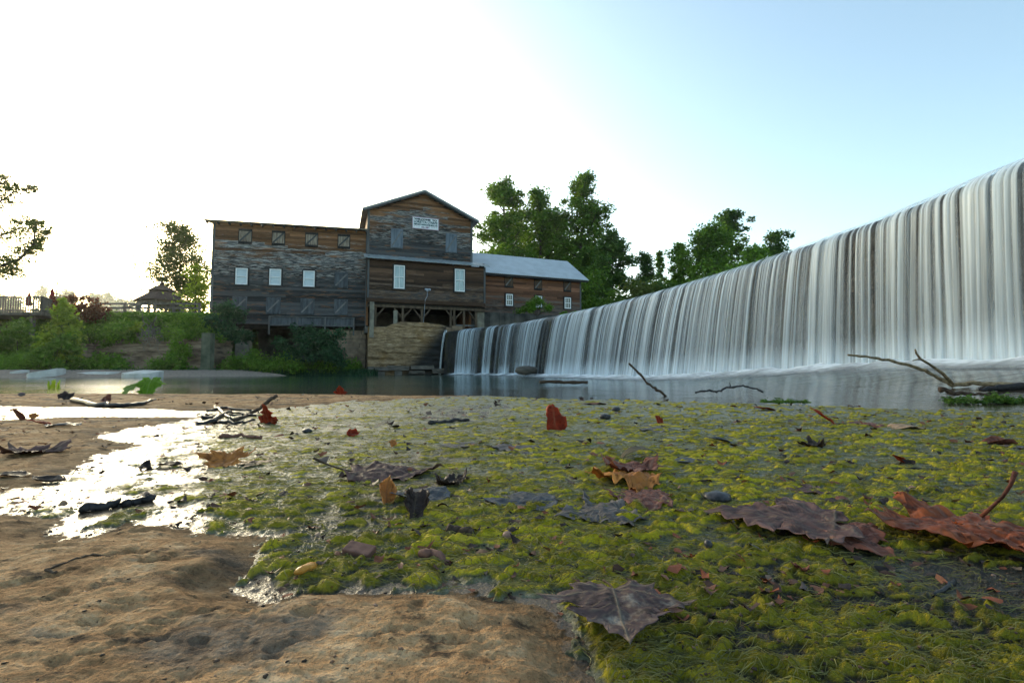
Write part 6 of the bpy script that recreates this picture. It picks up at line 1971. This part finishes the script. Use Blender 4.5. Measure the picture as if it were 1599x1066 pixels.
stick("bark_strip", "reddish bark strip left of the wood stub on the algae", [(658, 860), (680, 866), (700, 873)], 0.0055, 0.0065, M_CHIP, 17, "bark")
stick("far_stick", "thin driftwood stick floating at the foot of the waterfall", [(843, 597, 9.5), (880, 596.5, 9.4), (918, 597, 9.3)], 0.03, 0.03, M_TWIG, 18, "stick")
# wood chip
g = G(561, 858, 0.01)
mb = MB(); s_ = g.y / FPX
M3 = Matrix.Rotation(R(-14), 3, 'Z') @ Matrix.Rotation(R(12), 3, 'X') @ Matrix.Rotation(R(8), 3, 'Y')
mb.box((g.x, g.y, hz(g.x, g.y) + 0.006), (44 * s_, 26 * s_, 11 * s_), M3)
ch = single("wood_chip", mb, M_CHIP, "rectangular reddish wood chip at the near edge of the algae", "wood chip")
bv = ch.modifiers.new("edge", 'BEVEL'); bv.width = 0.0015; bv.segments = 2
# orange bud, pebbles
def pebble(name, label, px, py, w, h, mat, seed, cat="pebble", stretch=1.0, rot=0.0, lift=0.3):
    g = G(px, py, 0.008); s = g.y / FPX
    r = np.random.default_rng(seed)
    nu, nv = 14, 9
    V = [(0, 0, 1)]
    for i in range(1, nv):
        for k in range(nu):
            a, b = math.pi * i / nv, 2 * math.pi * k / nu
            V.append((math.sin(a) * math.cos(b), math.sin(a) * math.sin(b), math.cos(a)))
    V.append((0, 0, -1)); V = np.array(V)
    q = 1 + 0.16 * perlin(V[:, 0] * 1.6 + seed, V[:, 1] * 1.6 + V[:, 2] * 1.3, seed) + 0.07 * perlin(V[:, 0] * 4, V[:, 1] * 4 + V[:, 2] * 3, seed + 1)
    V = V * q[:, None] * np.array([w * s / 2, w * s / 2 * stretch, h * s / 2])
    c, s2 = math.cos(R(rot)), math.sin(R(rot))
    V = np.stack([V[:, 0] * c - V[:, 1] * s2, V[:, 0] * s2 + V[:, 1] * c, V[:, 2]], 1)
    F = [(0, 1 + k, 1 + (k + 1) % nu) for k in range(nu)]
    for i in range(nv - 2):
        F += [(1 + i * nu + k, 1 + (i + 1) * nu + k, 1 + (i + 1) * nu + (k + 1) % nu, 1 + i * nu + (k + 1) % nu) for k in range(nu)]
    F += [(len(V) - 1, 1 + (nv - 2) * nu + (k + 1) % nu, 1 + (nv - 2) * nu + k) for k in range(nu)]
    mb = MB(); z = hz(g.x, g.y) + h * s * lift
    mb.add([(x + g.x, y + g.y, zz + z) for x, y, zz in V], F)
    return single(name, mb, mat, label, cat, smooth=True)
M_PEB = simple_mat("pebble_dark", (0.06, 0.055, 0.06), (0.02, 0.02, 0.022), 120, 0.35, 0.2, bd=0.001)
M_PEBP = simple_mat("pebble_pink", (0.34, 0.20, 0.15), (0.20, 0.11, 0.08), 120, 0.6, 0.2, bd=0.001)
M_BUD = simple_mat("bud_orange", (0.52, 0.24, 0.05), (0.34, 0.13, 0.02), 150, 0.4, 0.3, bd=0.001)
pebble("orange_bud", "smooth orange bud at the near edge of the algae", 478, 890, 17, 13, M_BUD, 1, "bud", 2.4, -28, 0.45)
pebble("dark_pebble", "smooth blue black pebble right of the central leaf stack", 1121, 775, 40, 17, M_PEB, 2)
pebble("pink_pebble", "small pinkish pebble right of the wood stub", 792, 833, 15, 13, M_PEBP, 3)
pebble("dark_pebble", "round dark pebble behind the upright deep red leaf", 945, 652, 17, 10, M_PEB, 4)
pebble("dark_pebble", "dark pebble on the pale wet algae left of the small red leaf", 480, 672, 15, 8, M_PEB, 5)
pebble("round_seed", "round black seed on the algae below the flat purple leaf", 1106, 855, 13, 13, M_PEB, 6, "seed", 1.0, 0, 0.5)
pebble("dark_pebble", "dark pebble on the far algae edge right of the bark piece", 962, 640, 14, 8, M_PEB, 7)
pebble("water_boulder", "grey boulder in the water at the foot of the falls", 822, 586, 38, 15, M_SLAB, 8, "boulder", 0.6, 0, 0.0)
o = bpy.data.objects["water_boulder"]; o.location = P(822, 586, 26.0); o.scale = (26.0 / G(822, 586, 0.008).y,) * 3
pebble("brown_seed", "small brown seed pod above the large blotched leaf", 1000, 940, 9, 7, M_PEBP, 9, "seed", 1.3, 20, 0.6)

# green grass tuft at the far left edge
gt = thing("grass_tuft", "bright green grass tuft at the far left water edge", "grass tuft", tuple(G(83, 607, 0.0)))
r = np.random.default_rng(9)
g = G(83, 606, 0.0)
for k in range(16):
    a = r.uniform(0, 2 * math.pi); h = r.uniform(0.06, 0.17); l = r.uniform(0.05, 0.14)
    mb = MB()
    q0 = Vector((g.x + r.normal(0, 0.03), g.y + r.normal(0, 0.03), -0.01))
    d = Vector((math.cos(a), math.sin(a) * 0.6, 0)); w = Vector((-d.y, d.x, 0)).normalized() * 0.008
    q1 = q0 + d * l * 0.4 + Vector((0, 0, h * 0.8)); q2 = q0 + d * l + Vector((0, 0, h * (0.95 if k % 3 else 0.7)))
    mb.add([q0 - w, q0 + w, q1 + w, q1 - w, q2], [(0, 1, 2, 3), (3, 2, 4)])
    part("blade", mb, LEAFM["lime"], gt)

b = G(1545, 629, 0.0)
make_shrub("water_weed", "dark green water weed in front of the logs at the right water margin", (b.x, b.y, -0.012), (0.42, 0.10, 0.045), "dark", 1500, 0.03, 701, 22, cat="water weed", stems=2, crad=0.9)
b = G(1228, 629, 0.0)
make_shrub("water_weed", "small dark green weed patch at the margin near the dark red leaf", (b.x, b.y, -0.012), (0.16, 0.06, 0.03), "dark", 500, 0.025, 702, 12, cat="water weed", stems=2, crad=0.9)
# crumbs of bark and grit scattered over rock, film and algae
def crumbs(name, label, n, seed, mat, x, y, smin, smax):
    r = np.random.default_rng(seed)
    N = len(x)
    S = r.uniform(smin, smax, N) * (0.5 + 0.55 * y)
    base = np.array([(-1, -1, -0.6), (1, -0.8, -0.6), (0.9, 1, -0.5), (-1, 0.8, -0.6), (-0.6, -0.5, 0.6), (0.7, -0.6, 0.5), (0.5, 0.6, 0.7), (-0.5, 0.6, 0.5)])
    fc = np.array([(3, 2, 1, 0), (4, 5, 6, 7), (0, 1, 5, 4), (1, 2, 6, 5), (2, 3, 7, 6), (3, 0, 4, 7)])
    a = r.uniform(0, 6.28, N); asp = r.uniform(0.35, 1.0, N)
    ii = ((1 / np.sqrt(np.clip(y, 0.3, 6.9)) - SH_P[0]) / (SH_P[-1] - SH_P[0]) * (NR - 1)).astype(int).clip(0, NR - 1)
    jj = col_of(x / y).astype(int).clip(0, NCOL - 1)
    z = top_z[ii, jj]
    B = base[None] * (1 + r.normal(0, 0.25, (N, 8, 3)))
    bx = B[:, :, 0] * S[:, None]; by = B[:, :, 1] * (S * asp)[:, None]; bz = B[:, :, 2] * (S * asp * 0.8)[:, None]
    c, s = np.cos(a)[:, None], np.sin(a)[:, None]
    V = np.stack([bx * c - by * s + x[:, None], bx * s + by * c + y[:, None], bz + z[:, None] + (S * 0.2)[:, None]], -1).reshape(-1, 3)
    F = (np.arange(N)[:, None, None] * 8 + fc[None]).reshape(-1, 4)
    tag(link(name, fastmesh(name, V, F), mat), label, "debris", kind="stuff")

t = NT("crumb")
_rp = t.n('ShaderNodeNewGeometry').outputs['Random Per Island']
M_CRUMB = t.done(t.bsdf(t.ramp(_rp, [(0.0, (0.02, 0.016, 0.013)), (0.5, (0.06, 0.04, 0.03)), (0.85, (0.14, 0.08, 0.05)), (1.0, (0.24, 0.15, 0.11))]), 0.6, None, 0.1))
r = np.random.default_rng(31)
_y = 1 / r.uniform(1 / math.sqrt(5.0), 1 / math.sqrt(0.36), 5200) ** 2
_x = r.uniform(-1.15, 1.15, 5200) * _y
_ii = ((1 / np.sqrt(np.clip(_y, 0.3, 6.9)) - SH_P[0]) / (SH_P[-1] - SH_P[0]) * (NR - 1)).astype(int).clip(0, NR - 1)
_jj = col_of(_x / _y).astype(int).clip(0, NCOL - 1)
_k = (fbm(_x / _y * 5, np.log(_y) * 5, 33, 3) > -0.18) & ((wetm[_ii, _jj] > 0.5) | (algm[_ii, _jj] > 0.3) | (r.uniform(0, 1, 5200) < 0.12) | ((_y > 1.6) & (r.uniform(0, 1, 5200) < 0.6)))
crumbs("bark_crumbs", "tiny dark bark crumbs and grit strewn over the shore", 0, 34, M_CRUMB, _x[_k], _y[_k], 0.0008, 0.0030)

# ---- small leaf scraps, far too many to count
def leaf_scraps(name, label, n, seed, mat, smin, smax, ymax):
    r = np.random.default_rng(seed)
    y = 1 / r.uniform(1 / math.sqrt(ymax), 1 / math.sqrt(0.5), n) ** 2
    x = r.uniform(-1.12, 1.12, n) * y
    ii = ((1 / np.sqrt(np.clip(y, 0.3, 6.9)) - SH_P[0]) / (SH_P[-1] - SH_P[0]) * (NR - 1)).astype(int).clip(0, NR - 1)
    jj = col_of(x / y).astype(int).clip(0, NCOL - 1)
    k = (wetm[ii, jj] > 0.5) | (algm[ii, jj] > 0.3) | (y > 1.5)
    x, y, ii, jj = x[k], y[k], ii[k], jj[k]
    n = len(x)
    S = r.uniform(smin, smax, n) * (0.6 + 0.5 * y)
    V, F = [], []
    K = 7
    for q in range(n):
        an = np.linspace(0, 2 * np.pi, K, endpoint=False) + r.normal(0, 0.2, K)
        rad = r.uniform(0.5, 1.0, K)
        px_, py_ = np.cos(an) * rad, np.sin(an) * rad * r.uniform(0.3, 0.8)
        cz = r.uniform(-0.5, 0.9)
        pz = cz * px_ ** 2 + r.normal(0, 0.12, K)
        pts = np.vstack([[0, 0, 0.05], np.stack([px_, py_, pz], 1)]) * S[q]
        M = np.array(Matrix.Rotation(r.uniform(0, 6.28), 3, 'Z') @ Matrix.Rotation(r.normal(0, 0.35), 3, 'X'))
        pts = pts @ M.T
        pts[:, 2] += top_z[ii[q], jj[q]] + 0.15 * S[q] - pts[:, 2].min() * 0.7
        pts[:, 0] += x[q]; pts[:, 1] += y[q]
        b = len(V)
        V += [tuple(p) for p in pts]
        F += [(b, b + 1 + i, b + 1 + (i + 1) % K) for i in range(K)]
    tag(link(name, fastmesh(name, V, F, True), mat), label, "leaf litter", kind="stuff")
t = NT("scrap_leaf")
_rp = t.n('ShaderNodeNewGeometry').outputs['Random Per Island']
M_SCRAP = t.done(t.bsdf(t.ramp(_rp, [(0.0, (0.018, 0.013, 0.012)), (0.35, (0.045, 0.028, 0.022)), (0.6, (0.12, 0.05, 0.03)), (0.82, (0.20, 0.055, 0.024)), (0.94, (0.17, 0.11, 0.07)), (1.0, (0.07, 0.06, 0.06))]), 0.55, t.bump(t.noise(t.pos(), 200.0, 3), 0.4, 0.002), 0.1))
leaf_scraps("leaf_litter", "small dark red and brown leaf scraps strewn across the algae", 1200, 41, M_SCRAP, 0.004, 0.016, 4.8)
# ================================================================== EVENING HAZE
mb = MB()
mb.box((0, 420, 47.0), (900, 990, 98.0))
t = NT("haze_air")
_pv = t.n('ShaderNodeVolumePrincipled')
_pv.inputs['Color'].default_value = (0.93, 0.95, 1.0, 1)
_pv.inputs['Density'].default_value = 0.0002
_pv.inputs['Anisotropy'].default_value = 0.7
t.t.links.new(_pv.outputs[0], t.out.inputs['Volume'])
M_HAZE = t.m
hz_o = link("haze", mb.mesh("haze"), M_HAZE)
tag(hz_o, "pale evening haze hanging over the valley", "haze", kind="stuff")
